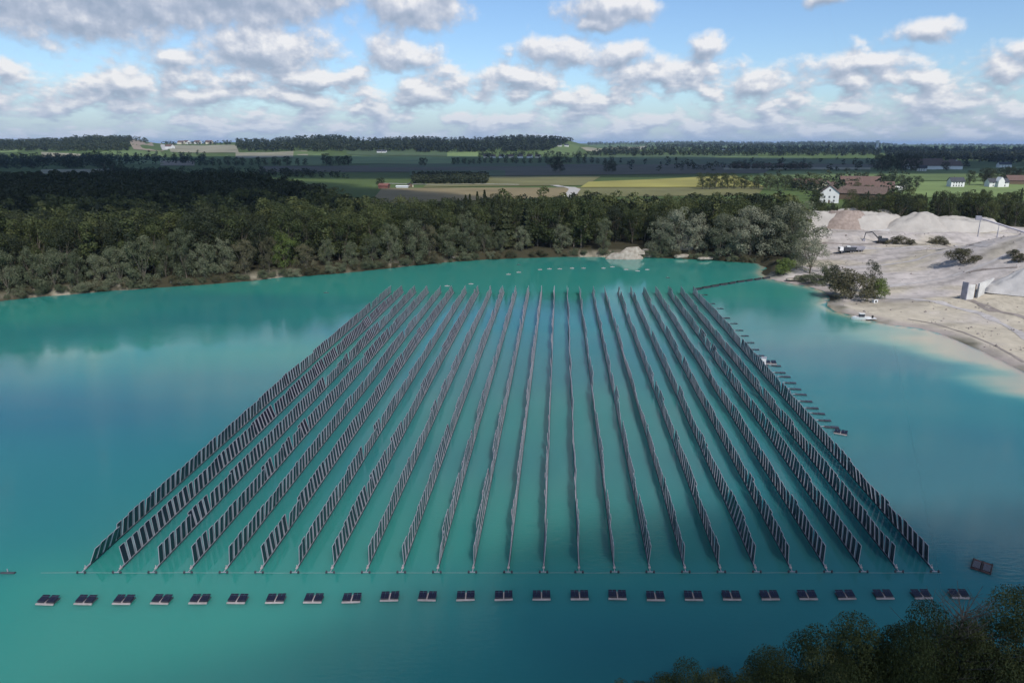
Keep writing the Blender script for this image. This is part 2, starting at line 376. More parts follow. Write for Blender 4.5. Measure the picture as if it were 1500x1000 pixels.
FM = {'yellow': fmat('ripe_grass', (.30,.275,.07)), 'green': fmat('meadow_grass', (.115,.165,.052)), 'bright': fmat('bright_meadow', (.165,.225,.075)), 'dgreen': fmat('clover', (.065,.10,.04)),
      'plough': fmat('ploughed_soil', (.085,.078,.055)), 'tan': fmat('stubble', (.28,.22,.16)), 'pale': fmat('pale_stubble', (.27,.25,.17)), 'olive': fmat('olive_grass', (.16,.155,.06)), 'brown': fmat('brown_grass', (.22,.175,.09))}
FIELDS = [
 ('tan',(188,207),(236,208),(240,222),(196,219)), ('pale',(246,213),(346,213),(350,224),(250,223)), ('green',(150,222),(235,222),(250,242),(140,240)), ('bright',(0,209),(24,209),(26,223),(0,224)),
 ('pale',(345,224),(450,221),(452,230),(345,232)), ('pale',(60,223),(118,226),(118,231),(62,230)), ('tan',(235,236),(285,236),(285,243),(235,243)), ('pale',(60,249),(172,248),(172,254),(60,255)),
 ('green',(430,222),(480,224),(470,243),(425,243)), ('bright',(515,228),(660,230),(665,241),(515,240)), ('dgreen',(505,217),(680,222),(680,229),(510,227)), ('bright',(655,223),(700,223),(700,231),(655,231)),
 ('plough',(380,244),(880,241),(900,251),(380,253)), ('dgreen',(540,241),(800,239),(800,244),(540,246)), ('plough',(740,248),(1130,246),(1120,254),(740,258)), ('dgreen',(600,250),(740,250),(740,258),(600,258)),
 ('olive',(640,259),(880,259),(860,272),(620,275)), ('yellow',(862,267),(1075,257),(1120,274),(850,275)), ('olive',(850,275.5),(1120,274.5),(1110,286),(840,289)), ('brown',(560,276),(850,275.5),(845,288),(540,300)),
 ('brown',(700,262),(862,260),(850,268),(700,270)), ('green',(793,213),(850,214),(840,228),(788,226)), ('pale',(850,216),(948,213),(945,219),(860,222)), ('dgreen',(860,226),(1110,228),(1130,242),(850,241)),
 ('green',(925,231),(1190,230),(1190,234),(925,234)), ('plough',(880,242),(1290,241),(1290,246),(890,249)), ('pale',(1060,246),(1275,246),(1275,249),(1060,249)), ('dgreen',(1120,235),(1290,234),(1290,240),(1120,241)),
 ('pale',(1100,231.5),(1180,231),(1185,234),(1100,234.5)), ('green',(1275,252),(1500,244),(1500,264),(1265,266)), ('bright',(1300,267),(1500,266),(1500,291),(1310,289)), ('green',(1110,252),(1270,251),(1262,262),(1120,266)),
 ('bright',(1500,244),(1640,241),(1650,262),(1500,264)), ('olive',(-200,225),(-10,225),(-10,245),(-220,246)),
]
for i, f in enumerate(FIELDS): drape('field', f[1:], FM[f[0]], lift=.12+.02*(i % 9))
def road(pts, w, name='road', mat=None):
    g = [np.array(G(*p)[:2]) for p in pts]; X = []; 
    for i, p in enumerate(g):
        d = g[min(i+1, len(g)-1)] - g[max(i-1, 0)]; d /= np.linalg.norm(d); n = np.array([-d[1], d[0]])*w/2
        X += [p+n, p-n]
    X = np.array(X); k_ = 14; seg = []
    for i in range(len(g)-1):
        for t_ in range(k_):
            t_ /= k_; w_ = [float(1 + .5*(vnoise(np.array([(i+t_)*3.1]), np.array([w*7.7]))[0]-.5)*2)]*1
            a_, b__ = X[2*i]*(1-t_)+X[2*i+2]*t_, X[2*i+1]*(1-t_)+X[2*i+3]*t_; c_ = (a_+b__)/2; seg += [c_+(a_-c_)*w_[0], c_+(b__-c_)*w_[0]]
    X = np.array(seg + [X[-2], X[-1]]); Z = height(X[:,0], X[:,1]) + np.where(X[:,1] > 500, .5, .06)
    q = [(2*i, 2*i+1, 2*i+3, 2*i+2) for i in range(len(X)//2-1)]
    tag(link(name, mesh_np(name, np.c_[X, Z], q, mat or M['road'])), kind='structure')
road([(812,272),(822,274),(835,275),(842,278),(838,283),(832,290)], 9)
M['dark_grit'] = rough_mat('dark_gravel', (.20,.17,.15), (.33,.29,.27), .5, .95)  # dark brown gravel for the ledge lines, waterline strip and loose stones
M['track'] = rough_mat('driven_gravel', (.38,.35,.34), (.52,.49,.475), .6, .95)
road([(1190,357),(1225,356.5),(1260,357.5),(1300,357),(1340,358),(1385,358),(1424,359)], 1.5, 'terrace_edge', M['dark_grit'])
road([(1215,362),(1260,363),(1310,364),(1350,361),(1400,359),(1450,357)], 3.0, 'track', M['track'])
road([(1240,392),(1290,389),(1340,381),(1380,370),(1410,362),(1450,360)], 2.2, 'track', M['track'])
road([(1300,420),(1340,414),(1390,405),(1420,396),(1460,380),(1495,366)], 2.6, 'track', M['track'])
road([(1290,436),(1330,438),(1380,444),(1430,457),(1470,474),(1510,500)], 2.2, 'track', M['track'])
road([(1215,372),(1240,372.5),(1268,372)], 1.2, 'terrace_edge', M['dark_grit'])
road([(1330,467),(1370,474),(1410,486),(1460,508),(1500,531)], .7, 'waterline', M['dark_grit'])
road([(1415,399),(1450,394),(1490,392)], 1.0, 'terrace_edge', M['dark_grit'])
road([(1420,440),(1455,455),(1490,462),(1520,470)], 2.0, 'terrace_edge', M['dark_grit'])
road([(232,207),(238,212),(242,220)], 16)
road([(560,269),(590,270),(640,271),(700,270),(760,271)], 5)
road([(925,232.5),(1000,232.5),(1100,233)], 10)

# ------------------------------------------------------------------ trees
def unit(n, r):
    v = r.normal(size=(n, 3)); return v/np.linalg.norm(v, axis=1)[:, None]
def leaf_quads(C, Nn, size, r):
    """one irregular leaf spray per centre C facing Nn"""
    n = len(C)
    t = np.cross(Nn, unit(n, r)); t /= np.linalg.norm(t, axis=1)[:, None] + 1e-9
    b_ = np.cross(Nn, t)
    s = size*(.55 + .9*r.random(n))[:, None]; w = s*(.45 + .35*r.random(n))[:, None]
    V = np.stack([C - t*s*.5, C - b_*w*.5 + t*s*.05*r.normal(size=(n,1)) + Nn*s*.12, C + t*s*.5, C + b_*w*.5 + Nn*s*.12], 1)
    return V.reshape(-1, 3)
def crown_pts(kind, r, nclump, nleaf):
    """unit-height crown: leaf centres and normals"""
    cs, rs = [], []
    if kind == 'spruce':
        h = .10 + .90*r.random(nleaf)**1.25
        lay = np.sin(h*55 + r.random()*6)*.5+.5
        rad = (1.03-h)*.20*(.45 + .55*lay)*(.6+.4*r.random(nleaf))
        a = r.random(nleaf)*2*np.pi
        C = np.c_[np.cos(a)*rad, np.sin(a)*rad, h - rad*.35]
        Nn = np.c_[np.cos(a)*.5, np.sin(a)*.5, np.ones(nleaf)*.8] + r.normal(size=(nleaf,3))*.3
        return C, Nn/np.linalg.norm(Nn, axis=1)[:, None]
    if kind == 'poplar':
        env = lambda h: .13*np.sin(np.clip(h, 0, 1)**.7*np.pi)**.6 + .02; lo, hi, cr_ = .10, .97, .07
    elif kind == 'willow':
        env = lambda h: .40*np.clip(1-((h-.38)/.64)**2, 0, 1)**.65; lo, hi, cr_ = .05, .93, .098
    elif kind == 'bush':
        env = lambda h: .62*np.sqrt(np.clip(1-(h/1.02)**2, 0, 1)); lo, hi, cr_ = .10, .82, .20
    else:
        env = lambda h: .33*np.sqrt(np.clip(1-((h-.50)/.53)**2, 0, 1)); lo, hi, cr_ = .10, .93, .10
    for i in range(nclump):
        h = lo + (hi-lo)*((i+.5)/nclump + r.normal()*.03); a = r.random()*2*np.pi
        rad = env(h)*(.35 + .60*math.sqrt(r.random())) if i % 4 else env(h)*.25
        cs.append((math.cos(a)*rad, math.sin(a)*rad, h)); rs.append(cr_*(.6 + .8*r.random()))
    cs = np.array(cs); rs = np.array(rs)
    k = r.choice(nclump, nleaf, p=rs**2/np.sum(rs**2))
    d = unit(nleaf, r); d[:, 2] = np.where(d[:, 2] < -.35, -d[:, 2], d[:, 2])
    fr = (.55 + .50*r.random(nleaf)**.6)[:, None]
    C = cs[k] + d*rs[k][:, None]*fr*np.array([1, 1, 1.12])
    Nn = d + r.normal(size=(nleaf, 3))*.45
    C[:, 2] = np.clip(C[:, 2], .02, 1.06)
    return C, Nn/np.linalg.norm(Nn, axis=1)[:, None]
def crown_arrays(kind, seed, nclump, nleaf, size):
    r = np.random.default_rng(seed)
    C, Nn = crown_pts(kind, r, nclump, nleaf)
    tone = .5 + .5*(vnoise(C[:,0]*6+seed, C[:,2]*6) - .5)
    return leaf_quads(C, Nn, size, r), np.repeat(tone, 4)
def crown_mesh(name, kind, seed, nclump, nleaf, size, mat):
    V, t = crown_arrays(kind, seed, nclump, nleaf, size)
    return mesh_np(name, V, np.arange(len(V)).reshape(-1, 4), mat, attrs={'tone': ('FLOAT', t)})
def trunk_mesh(name, kind, seed):
    r = random.Random(seed); mb = MB()
    if kind in ('spruce', 'poplar'):
        mb.tube((0,0,-.03), (0,0,.5), .014, .009, 7); mb.tube((0,0,.5), (0,0,.93), .009, .003, 6)
        return mb.mesh(name, M['bark'])
    nb = {'willow': 5, 'bush': 6}.get(kind, 6)
    th = {'willow': .14, 'bush': .03}.get(kind, .26)
    mb.tube((0,0,-.03), (.005,.004,th), .022, .016, 8)
    for i in range(nb):
        a = 2*math.pi*i/nb + r.random(); h = .62 + .25*r.random(); sp = {'bush': .35, 'willow': .24}.get(kind, .17)*(.5+.7*r.random())
        p0 = (.005,.004,th*(.8+.2*r.random())); p1 = (math.cos(a)*sp*.5, math.sin(a)*sp*.5, th+(h-th)*.5); p2 = (math.cos(a)*sp, math.sin(a)*sp, h)
        mb.tube(p0, p1, .011, .007, 6); mb.tube(p1, p2, .007, .002, 5)
        b2 = a + 1.1; mb.tube(p1, (p1[0]+math.cos(b2)*.1, p1[1]+math.sin(b2)*.1, p1[2]+.12), .005, .0015, 5)
    return mb.mesh(name, M['bark'])

PROT = {}
def proto(kind, mat, n, nclump, nleaf, size):
    PROT[(kind, mat)] = [(crown_mesh('crown', kind, 100*len(PROT)+i, nclump, nleaf, size, M[mat]), trunk_mesh('trunk', kind, i)) for i in range(n)]
proto('willow', 'willow', 6, 46, 7500, .021)
proto('willow', 'green', 1, 40, 6500, .022)
proto('broad', 'broad', 5, 36, 4600, .025)
proto('broad', 'dark', 4, 36, 4600, .025)
proto('willow', 'sunlit', 4, 46, 8500, .020)
proto('willow', 'brown', 2, 44, 6500, .022)
proto('spruce', 'spruce', 3, 0, 2000, .040)
proto('poplar', 'broad', 2, 24, 1800, .030)
proto('bush', 'brown', 3, 24, 5200, .042)
proto('bush', 'willow', 3, 24, 4600, .045)
proto('bush', 'green', 2, 22, 4200, .045)
proto('broad', 'fore', 4, 44, 52000, .0092)
def tree(name, kind, mat, x, y, h, wide=1.0, label=None, cat='tree', group=None, z=None, i=None):
    ps = PROT[(kind, mat)]; cm, tm = ps[random.randrange(len(ps)) if i is None else i % len(ps)]
    e = empty(name, (x, y, (hz(x, y) if z is None else z) - .1), random.random()*6.28, (h*wide, h*wide, h))
    tag(e, label, cat, group)
    link('crown', cm, e); link('trunk', tm, e)
    return e
ORD = lambda n: ['', 'first', 'second', 'third', 'fourth', 'fifth', 'sixth', 'seventh', 'eighth', 'ninth', 'tenth', 'eleventh', 'twelfth', 'thirteenth', 'fourteenth', 'fifteenth', 'sixteenth', 'seventeenth', 'eighteenth', 'nineteenth', 'twentieth'][n] if n <= 20 else (['twenty', 'thirty', 'forty', 'fifty', 'sixty', 'seventy', 'eighty', 'ninety', 'hundred'][n//10-2] + ('' if n % 10 == 0 else '-' + ORD(n % 10)) + ('th' if n % 10 == 0 else ''))
def ztop(v, x, y):
    u = 0; d = ray(U0, v); return H + d[2]/d[1]*y

# willows along the far shore, one front rank with its own outline of tops
TOPS = np.array([(-120,345),(0,352),(55,348),(120,356),(160,346),(225,342),(300,345),(380,350),(440,356),(500,342),(560,322),(600,320),(650,318),(700,312),(750,330),(790,330),(830,335),(870,318),(905,340),(960,320),(1000,310),(1060,306),(1100,306),(1150,299),(1185,320)], float)
shore_u = []
u = -60.0
while u < 1112:
    v = np.interp(u, [p[0] for p in SH_PX[:36] if p[0] <= 1112 or True][:33], [p[1] for p in SH_PX[:33]])
    shore_u.append((u, v)); Z = P(u, v)[1]; u += random.uniform(6.2, 8.6)/Z*1000*(1.0 if u < 700 else 1.15)
big_gaps = [(893, 955)]; nw = 0
occupied = []
for (u, v) in shore_u:
    if any(a < u < b for a, b in big_gaps): continue
    x, y = P(u, v - 1.0); y += random.uniform(.8, 3.4)
    if 735 < u < 900 and random.random() < .45: continue
    top = np.interp(u, TOPS[:,0], TOPS[:,1]) + random.uniform(-8, 20)
    h = max(5, ztop(top, x, y) - 2)
    nw += 1
    mat = 'willow'; look = random.choice(['grey-green', 'silvery grey-green', 'dull grey-green'])
    if abs(u-413) < 13: continue
    if u > 965: mat = 'sunlit'
    elif random.random() < .16 or abs(u-455) < 12: mat = 'brown'; look = 'olive-tinged'
    tree('willow_tree', 'willow', mat, x, y, h, random.uniform(.70, 1.0)*(1.3 if u > 965 else 1)*(1 if h > 12 else 1.2), f'{look} willow at the water on the far shore, {ORD(nw)} tree from the left', 'tree', 'willows lining the far shore')
    occupied.append((x, y, h*.22))
x, y = P(413, 405); tree('willow_tree', 'willow', 'green', x, y+4.5, 12.5, 1.0, 'bright yellow-green round tree at the water among grey willows', 'tree', i=0)
occupied.append((x, y+4, 4))
# low bushes on the bank
nb_ = 0
for u in np.arange(8, 1105, 15):
    if any(a < u < b for a, b in [(895, 940)]): continue
    u = u + random.uniform(-8, 8); v = np.interp(u, [p[0] for p in SH_PX[:33]], [p[1] for p in SH_PX[:33]])
    x, y = P(u, v); nb_ += 1
    tree('shore_bush', 'bush', random.choice(['willow', 'willow', 'brown']), x, y+random.uniform(.3, 1.6), random.uniform(1.6, 3.8), random.uniform(1.0, 1.6), f'low bush at the foot of the willows on the far bank, {ORD(nb_)} from the left', 'bush', 'bushes along the far waterline')

# the wood behind the shore
BACK = [(-420,250),(0,256),(100,254),(200,252),(300,253),(380,257),(430,266),(470,274),(510,288),(550,297),(600,296),(660,294),(700,289),(760,287),(800,290),(850,284),(900,287),(950,288),(1000,290),(1060,286),(1110,284),(1185,292)]
FPOLY = [P(u, v, 0) for u, v in SH_PX[:33]] + [P(1150,370,3), P(1190,345,3)] + [P(u, v, 20.5) for u, v in BACK[::-1]]
xs_, ys_ = np.meshgrid(np.arange(-760, 240, 6.6), np.arange(150, 620, 6.2))
pts = np.c_[xs_.ravel(), ys_.ravel()] + rng.uniform(-2.6, 2.6, (xs_.size, 2))
zz, sdd, qq = height(pts[:,0], pts[:,1], True)
ok = (poly_sd(pts[:,0], pts[:,1], FPOLY) < 0) & (sdd > 7) & (qq > 3)
cutu = U0 + F*pts[:,0]/(pts[:,1]*CP + 40*SP); ok &= ~((cutu > 885) & (cutu < 965) & (sdd < 21))
uu = U0 + F*pts[:,0]/(pts[:,1]*CP + 30*SP)
ok &= (uu > -90) & (uu < 1200)
pts, zz, sdd, uu = pts[ok], zz[ok], sdd[ok], uu[ok]
order = np.argsort(sdd + .12*pts[:,1]); pts, zz, sdd, uu = pts[order], zz[order], sdd[order], uu[order]
NB = 285
rank = np.argsort(uu[:NB]); pos_of = {int(k): i+1 for i, k in enumerate(rank)}
looks = {'dark': 'dark green rounded tree', 'broad': 'mid green leafy tree', 'spruce': 'narrow pointed spruce', 'poplar': 'slender upright tree'}
landmark = [(-100, 'left of the bare pale stems'), (60, 'behind the willows at the left edge'), (250, 'behind the lit left willows'), (400, 'behind the yellow-green tree'), (480, 'above the tall grey willows'), (680, 'where the pointed spruces stand'), (800, 'behind the thin part of the bank'), (900, 'above the pale bank cut'), (960, 'behind the big willows beside the gravel pit')]
def lm(u):
    s = landmark[0][1]
    for a, t in landmark:
        if u >= a: s = t
    return s
for k in range(min(NB, len(pts))):
    x, y = pts[k]; uq = uu[k]
    if 660 < uq < 800 and random.random() < .55: kind, mat, h, w = 'spruce', 'spruce', random.uniform(17, 23), 1.0
    elif random.random() < .08: kind, mat, h, w = 'poplar', 'broad', random.uniform(18, 23), 1.2
    else: kind, mat, h, w = 'broad', ('broad' if random.random() < (.35 if uq < 420 else .72) else 'dark'), random.uniform(15, 20.5), random.uniform(.8, 1.05)
    if uq > 880 and uq < 965: h *= .8
    key = mat if kind == 'broad' else kind
    tree({'spruce': 'spruce_tree', 'poplar': 'poplar_tree'}.get(kind, 'forest_tree'), kind, mat, x, y, h, w, f'{looks[key]} {lm(uq)}, {ORD(pos_of[k]) if pos_of[k] < 100 else "tree " + str(pos_of[k])} from left', 'tree', 'trees of the wood behind the far shore')

def woods(name, P3, hs, mat, nq, size, wide=.5, kinds=('broad',), label=None, seed=0, trunkless=True):
    """a wood seen as one mass: every tree a rough crown of nq sprays"""
    r = np.random.default_rng(seed+50); base = []
    for i in range(6): base.append(crown_arrays(kinds[i % len(kinds)], 900+seed*10+i, 14, nq, size))
    Vs, ts = [], []
    for i, (p, h) in enumerate(zip(P3, hs)):
        V, t = base[i % 6]; a = r.random()*6.28; c, s = math.cos(a), math.sin(a)
        W = np.c_[V[:,0]*c - V[:,1]*s, V[:,0]*s + V[:,1]*c, V[:,2]]*np.array([h*wide*2, h*wide*2, h]) + np.array(p)
        Vs.append(W); ts.append(np.clip(t + r.normal()*.22, 0, 1))
    V = np.concatenate(Vs); t = np.concatenate(ts)
    me = mesh_np(name, V, np.arange(len(V)).reshape(-1, 4), M[mat], attrs={'tone': ('FLOAT', t)})
    return tag(link(name, me), label, 'woods' if label else None, kind='stuff')
rest = slice(NB, len(pts))
dist = np.hypot(pts[rest,0], pts[rest,1])
nearr = dist < 400
P3 = np.c_[pts[rest], zz[rest] - .2]; hh = rng.uniform(14.5, 20, len(P3))
dark_split = rng.random(len(P3)) < .5
for nm, msk, mat, nq, sz, sd_ in (('forest', dark_split & nearr, 'broad', 620, .062, 1), ('forest', ~dark_split & nearr, 'dark', 620, .062, 2), ('forest', ~nearr, 'dark', 300, .085, 3)):
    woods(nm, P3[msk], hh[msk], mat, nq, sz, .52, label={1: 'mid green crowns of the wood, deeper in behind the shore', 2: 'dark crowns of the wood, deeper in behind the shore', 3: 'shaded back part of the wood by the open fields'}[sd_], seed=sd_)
# bare pale stems at the left
for k, u in enumerate((2, 12, 22, 31, 40)):
    x, y = P(u, 352 + random.uniform(-6, 6), 4); mb = MB(); h = random.uniform(15, 18)
    e = tag(empty('dead_tree', (x, y, hz(x, y)), random.random()*6, 1), f'bare pale stem above the shore willows at the left edge, {ORD(k+1)} from the left', 'tree', 'bare stems at the left edge')
    mb.tube((0,0,-.2), (.2,.1,h*.6), .22, .13, 7); mb.tube((.2,.1,h*.6), (.1,.3,h), .13, .03, 6); mb.build('trunk', M['deadwood'], e)
    mb = MB()
    for j in range(26):
        zz0 = h*(.35 + .6*random.random()); a = random.random()*6.28; l = random.uniform(.8, 2.4)*(1.2 - zz0/h)+.5
        mb.tube((.15,.15,zz0), (math.cos(a)*l, math.sin(a)*l, zz0 + l*.8), .05, .012, 4)
    mb.build('branch', M['deadwood'], e)

# trees on the gravel peninsula
def at(u, v, z=0):
    x, y = P(u, v, z); return x, y
PEN = [('willow','sunlit',1135,372,301,1.3,'big grey willow with pale lit top left of the gravel heaps'), ('willow','sunlit',1163,378,297,1.3,'tallest grey willow beside the gravel heaps'), ('willow','sunlit',1098,382,305,1.3,'wide grey willow at the left of the peninsula group'),
       ('willow','sunlit',1186,400,348,1.3,'olive willow standing at the foot of the gravel slope'), ('bush','green',1148,403,376,.9,'small round green bush at the tip of the gravel spit'), ('willow','willow',1166,394,338,.8,'slim grey willow behind the green bush of the spit'),
       ('bush','willow',1172,412,401,2.2,'low olive scrub at the water on the spit, left clump'), ('bush','willow',1190,417,400,2.2,'low olive scrub at the water on the spit, middle clump'), ('bush','willow',1213,414,389,.9,'grey green bush right of the low scrub on the spit'),
       ('broad','dark',1219,420,387,.8,'small dark pointed bush behind the scrub on the spit'), ('bush','brown',1246,438,394,1.25,'large brown-green round bush on the beach point'), ('bush','brown',1234,434,398,.9,'brownish bush leaning left on the beach point'),
       ('bush','green',1281,436,406,1.0,'bright yellow-green bush at the right end of the beach point'), ('broad','dark',1275,428,383,.85,'dark upright tree behind the yellow-green bush'), ('bush','brown',1408,384,362,1.6,'isolated dark green bush on the pale gravel slope')]
for kind, mat, u, vb, vt, w, lab in PEN:
    x, y = at(u, vb, 1.0); zb = hz(x, y); x, y = at(u, vb, max(zb, 0)); h = ztop(vt, x, y) - hz(x, y)
    tree('bush' if kind == 'bush' else 'willow_tree' if kind == 'willow' else 'broadleaf_tree', kind, mat, x, y, max(h, 1.2), w, lab, 'bush' if kind == 'bush' else 'tree')

# trees between gravel pit and farm
nb2 = 0
for row_v, n_, (vt0, vt1) in ((338, 34, (286, 312)), (327, 30, (284, 306)), (316, 26, (284, 300))):
    for k in range(n_):
        u = 1188 + (1560-1188)*(k + random.random()*.8)/n_; v = row_v + random.uniform(-3, 3)
        x, y = at(u, v, 4); h = random.uniform(11, 17)
        if 1195 < u < 1240: h = min(h, 9)
        nb2 += 1
        mat = random.choice(['broad', 'dark', 'broad']); kind = 'broad'
        if random.random() < .12: kind, mat = 'spruce', 'spruce'
        nm = 'spruce_tree' if kind == 'spruce' else 'pit_edge_tree'
        tree(nm, kind, mat, x, y, h, random.uniform(.85, 1.1), f'{looks.get(mat, looks.get(kind))} between the gravel heaps and the farm, number {nb2}, {["front", "middle", "back"][(338-row_v)//11]} rank', 'tree', 'trees between the gravel pit and the farm')
for k, (u, v) in enumerate(((1468,335),(1482,338),(1494,334),(1480,327))):
    x, y = at(u, v, 4)
    e = tree('grey_tree', 'willow', 'willow', x, y, 13.5, .7, f'grey thin-leaved tree above the gravel works at the right edge, {ORD(k+1)} of four', 'tree', 'grey trees at the right edge')

# hedges and single trees in the fields: (u, v_base, height, kind, label)
FT = []
def clump(u0, u1, v, n, h0, h1, lab, mat='dark'):
    for k in range(n):
        u = u0 + (u1-u0)*(k+.5+random.uniform(-.3,.3))/n
        FT.append((u, v + random.uniform(-.6,.6), random.uniform(h0, h1), mat, f'{lab}, {ORD(k+1)} from its left', lab))
clump(472,515,243,5,17,24,'dark tree in the clump left of the bright meadow')
clump(612,626,243,2,12,17,'small dark tree at the corner of the bright meadow')
clump(660,705,241,6,10,15,'dark tree of the short line right of the bright meadow')
clump(706,900,239.5,20,10,15,'dark tree of the long hedge across the plain')
clump(808,828,252,2,19,25,'dark tree standing alone in the ploughed field')
clump(885,905,252,3,12,19,'dark tree of the small group in the ploughed field')
clump(285,450,243,15,12,19,'dark tree of the hedge below the pale field')
clump(128,150,237,2,20,26,'tall tree on the pale field at the left')
clump(150,182,253,3,16,22,'dark round tree at the near edge of the left fields')
clump(1280,1345,251,9,22,28,'large dark tree left of the big barn')
clump(1025,1125,277,11,10,16,'dark green tree of the hedge beside the yellow field','broad')
clump(1125,1200,279,8,10,15,'green tree left of the farm','broad')
clump(1285,1345,276,6,11,15,'tree right of the farm roofs','dark')
clump(1066,1190,248,22,8,13,'dark tree beside the far hamlet')
clump(1418,1420,272,1,15,16,'dark tree right of the slate-roofed white house')
clump(1440,1452,272,3,14,18,'dark tree left of the white gabled house')
clump(1462,1500,266,5,14,17,'dark tree behind the white gabled house')
clump(1240,1275,288,4,8,12,'garden tree in front of the farm roofs','broad')
clump(555,562,274,2,6,9,'small tree left of the orange shed','dark')
clump(1380,1388,250,2,12,15,'dark tree in front of the big barn')
for u, v, h, mat, lab, grp in FT:
    x, y, z = G(u, v)
    tree('field_tree', 'broad', mat, x, y, h, random.uniform(1.05, 1.35), lab, 'tree', grp, z=z)

# far woods as masses
def wood_area(quad, n, h0, h1, mat, nq, size, label, seed, wide=.72):
    n = int(n*1.5)
    r = np.random.default_rng(seed); c = np.array(quad, float); out, hs = [], []
    for k in range(n):
        a, b_ = r.random(2)
        u, v = (c[0]*(1-a)+c[1]*a)*(1-b_) + (c[3]*(1-a)+c[2]*a)*b_
        out.append(G(u, v)); hs.append(r.uniform(h0, h1))
    woods('woods', out, hs, mat, nq, size, wide, label=label, seed=seed)
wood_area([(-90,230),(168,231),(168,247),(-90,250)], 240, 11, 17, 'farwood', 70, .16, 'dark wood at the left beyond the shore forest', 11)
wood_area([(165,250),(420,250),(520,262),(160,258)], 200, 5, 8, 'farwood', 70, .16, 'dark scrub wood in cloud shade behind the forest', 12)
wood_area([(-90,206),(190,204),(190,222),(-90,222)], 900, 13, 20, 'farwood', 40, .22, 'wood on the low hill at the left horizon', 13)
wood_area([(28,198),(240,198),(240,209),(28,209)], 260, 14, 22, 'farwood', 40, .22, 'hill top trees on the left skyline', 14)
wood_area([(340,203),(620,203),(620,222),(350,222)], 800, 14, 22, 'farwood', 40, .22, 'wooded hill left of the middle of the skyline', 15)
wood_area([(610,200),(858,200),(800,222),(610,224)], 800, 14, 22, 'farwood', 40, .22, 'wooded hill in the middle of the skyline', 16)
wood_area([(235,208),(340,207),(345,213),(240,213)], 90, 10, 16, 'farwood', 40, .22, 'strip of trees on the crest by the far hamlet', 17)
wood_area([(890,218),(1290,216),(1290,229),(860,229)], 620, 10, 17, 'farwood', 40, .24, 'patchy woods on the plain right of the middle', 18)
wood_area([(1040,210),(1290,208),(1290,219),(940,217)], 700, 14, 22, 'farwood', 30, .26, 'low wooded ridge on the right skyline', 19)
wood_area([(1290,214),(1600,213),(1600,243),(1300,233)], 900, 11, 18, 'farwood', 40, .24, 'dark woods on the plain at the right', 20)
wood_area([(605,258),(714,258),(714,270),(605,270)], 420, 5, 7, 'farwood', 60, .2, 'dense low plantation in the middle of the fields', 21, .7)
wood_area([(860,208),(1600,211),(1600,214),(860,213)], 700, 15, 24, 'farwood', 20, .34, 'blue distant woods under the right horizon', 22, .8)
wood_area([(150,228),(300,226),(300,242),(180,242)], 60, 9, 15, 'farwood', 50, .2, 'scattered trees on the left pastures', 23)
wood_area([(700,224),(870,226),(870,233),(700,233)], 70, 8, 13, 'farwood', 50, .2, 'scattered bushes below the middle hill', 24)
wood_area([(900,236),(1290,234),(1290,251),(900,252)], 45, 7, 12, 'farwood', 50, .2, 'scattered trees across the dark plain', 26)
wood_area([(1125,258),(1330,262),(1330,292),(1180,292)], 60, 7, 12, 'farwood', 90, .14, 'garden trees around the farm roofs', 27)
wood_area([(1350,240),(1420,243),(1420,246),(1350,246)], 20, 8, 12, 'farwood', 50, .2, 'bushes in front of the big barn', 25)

# trees on the near bank, bottom right of the view, seen from above
FG = [(985,966,15,1.0),(935,978,13,1.0),(1062,960,15,1.1),(1108,948,16,1.0),(1150,958,15,1.1),(1195,935,17,1.1),(1245,912,18,1.1),(1300,905,18,1.1),(1345,893,19,1.05),(1400,898,18,1.1),(1452,892,18,1.1),(1500,884,19,1.1),(1560,870,19,1.1),(1610,880,19,1.1),(1270,965,15,1.2),(1370,960,15,1.2),(1180,1000,14,1.2),(1450,965,15,1.2),(1040,1020,13,1.2),(1540,960,15,1.2),(1100,1030,13,1.2),(1320,1040,13,1.2)]
for k, (u, v, h, w) in enumerate(FG):
    v += 20; x, y = P(u, v, h); z = hz(x, y)
    tree('bank_tree', 'broad', 'fore', x, y, (h - z)/1.02, w*random.uniform(.56, .74), f'dark leafy tree on the near bank at the bottom right, {ORD(k+1)} {"from the left" if k < 14 else "deeper in the thicket"}', 'tree', 'trees on the near bank', z=z, i=k)
x, y = P(1408, 905, 18.5)
e = tag(empty('dead_tree', (x, y, hz(x, y)), 0, 1), 'twiggy brown leafless top rising over the near bank trees', 'tree')
mb = MB(); mb.tube((0,0,0), (.2,0,12), .2, .1, 7); mb.tube((.2,0,12), (.1,.1,16.6), .1, .015, 6); mb.build('trunk', M['bark'], e)
mb = MB()
for j in range(90):
    z0 = 10.5 + 5.8*random.random(); a = random.random()*6.28; l = (19.2-z0)*.55*random.uniform(.4, 1)
    c = Vector((.15, .05, z0)); t_ = c + Vector((math.cos(a)*l, math.sin(a)*l, l*.9)); mb.tube(c, t_, .035, .008, 4)
    for q in range(3):
        s_ = c.lerp(t_, random.uniform(.3,.9)); mb.tube(s_, s_ + Vector((random.uniform(-.6,.6), random.uniform(-.6,.6), random.uniform(.2,.8))), .014, .004, 3)
mb.build('branch', M['bark'], e)

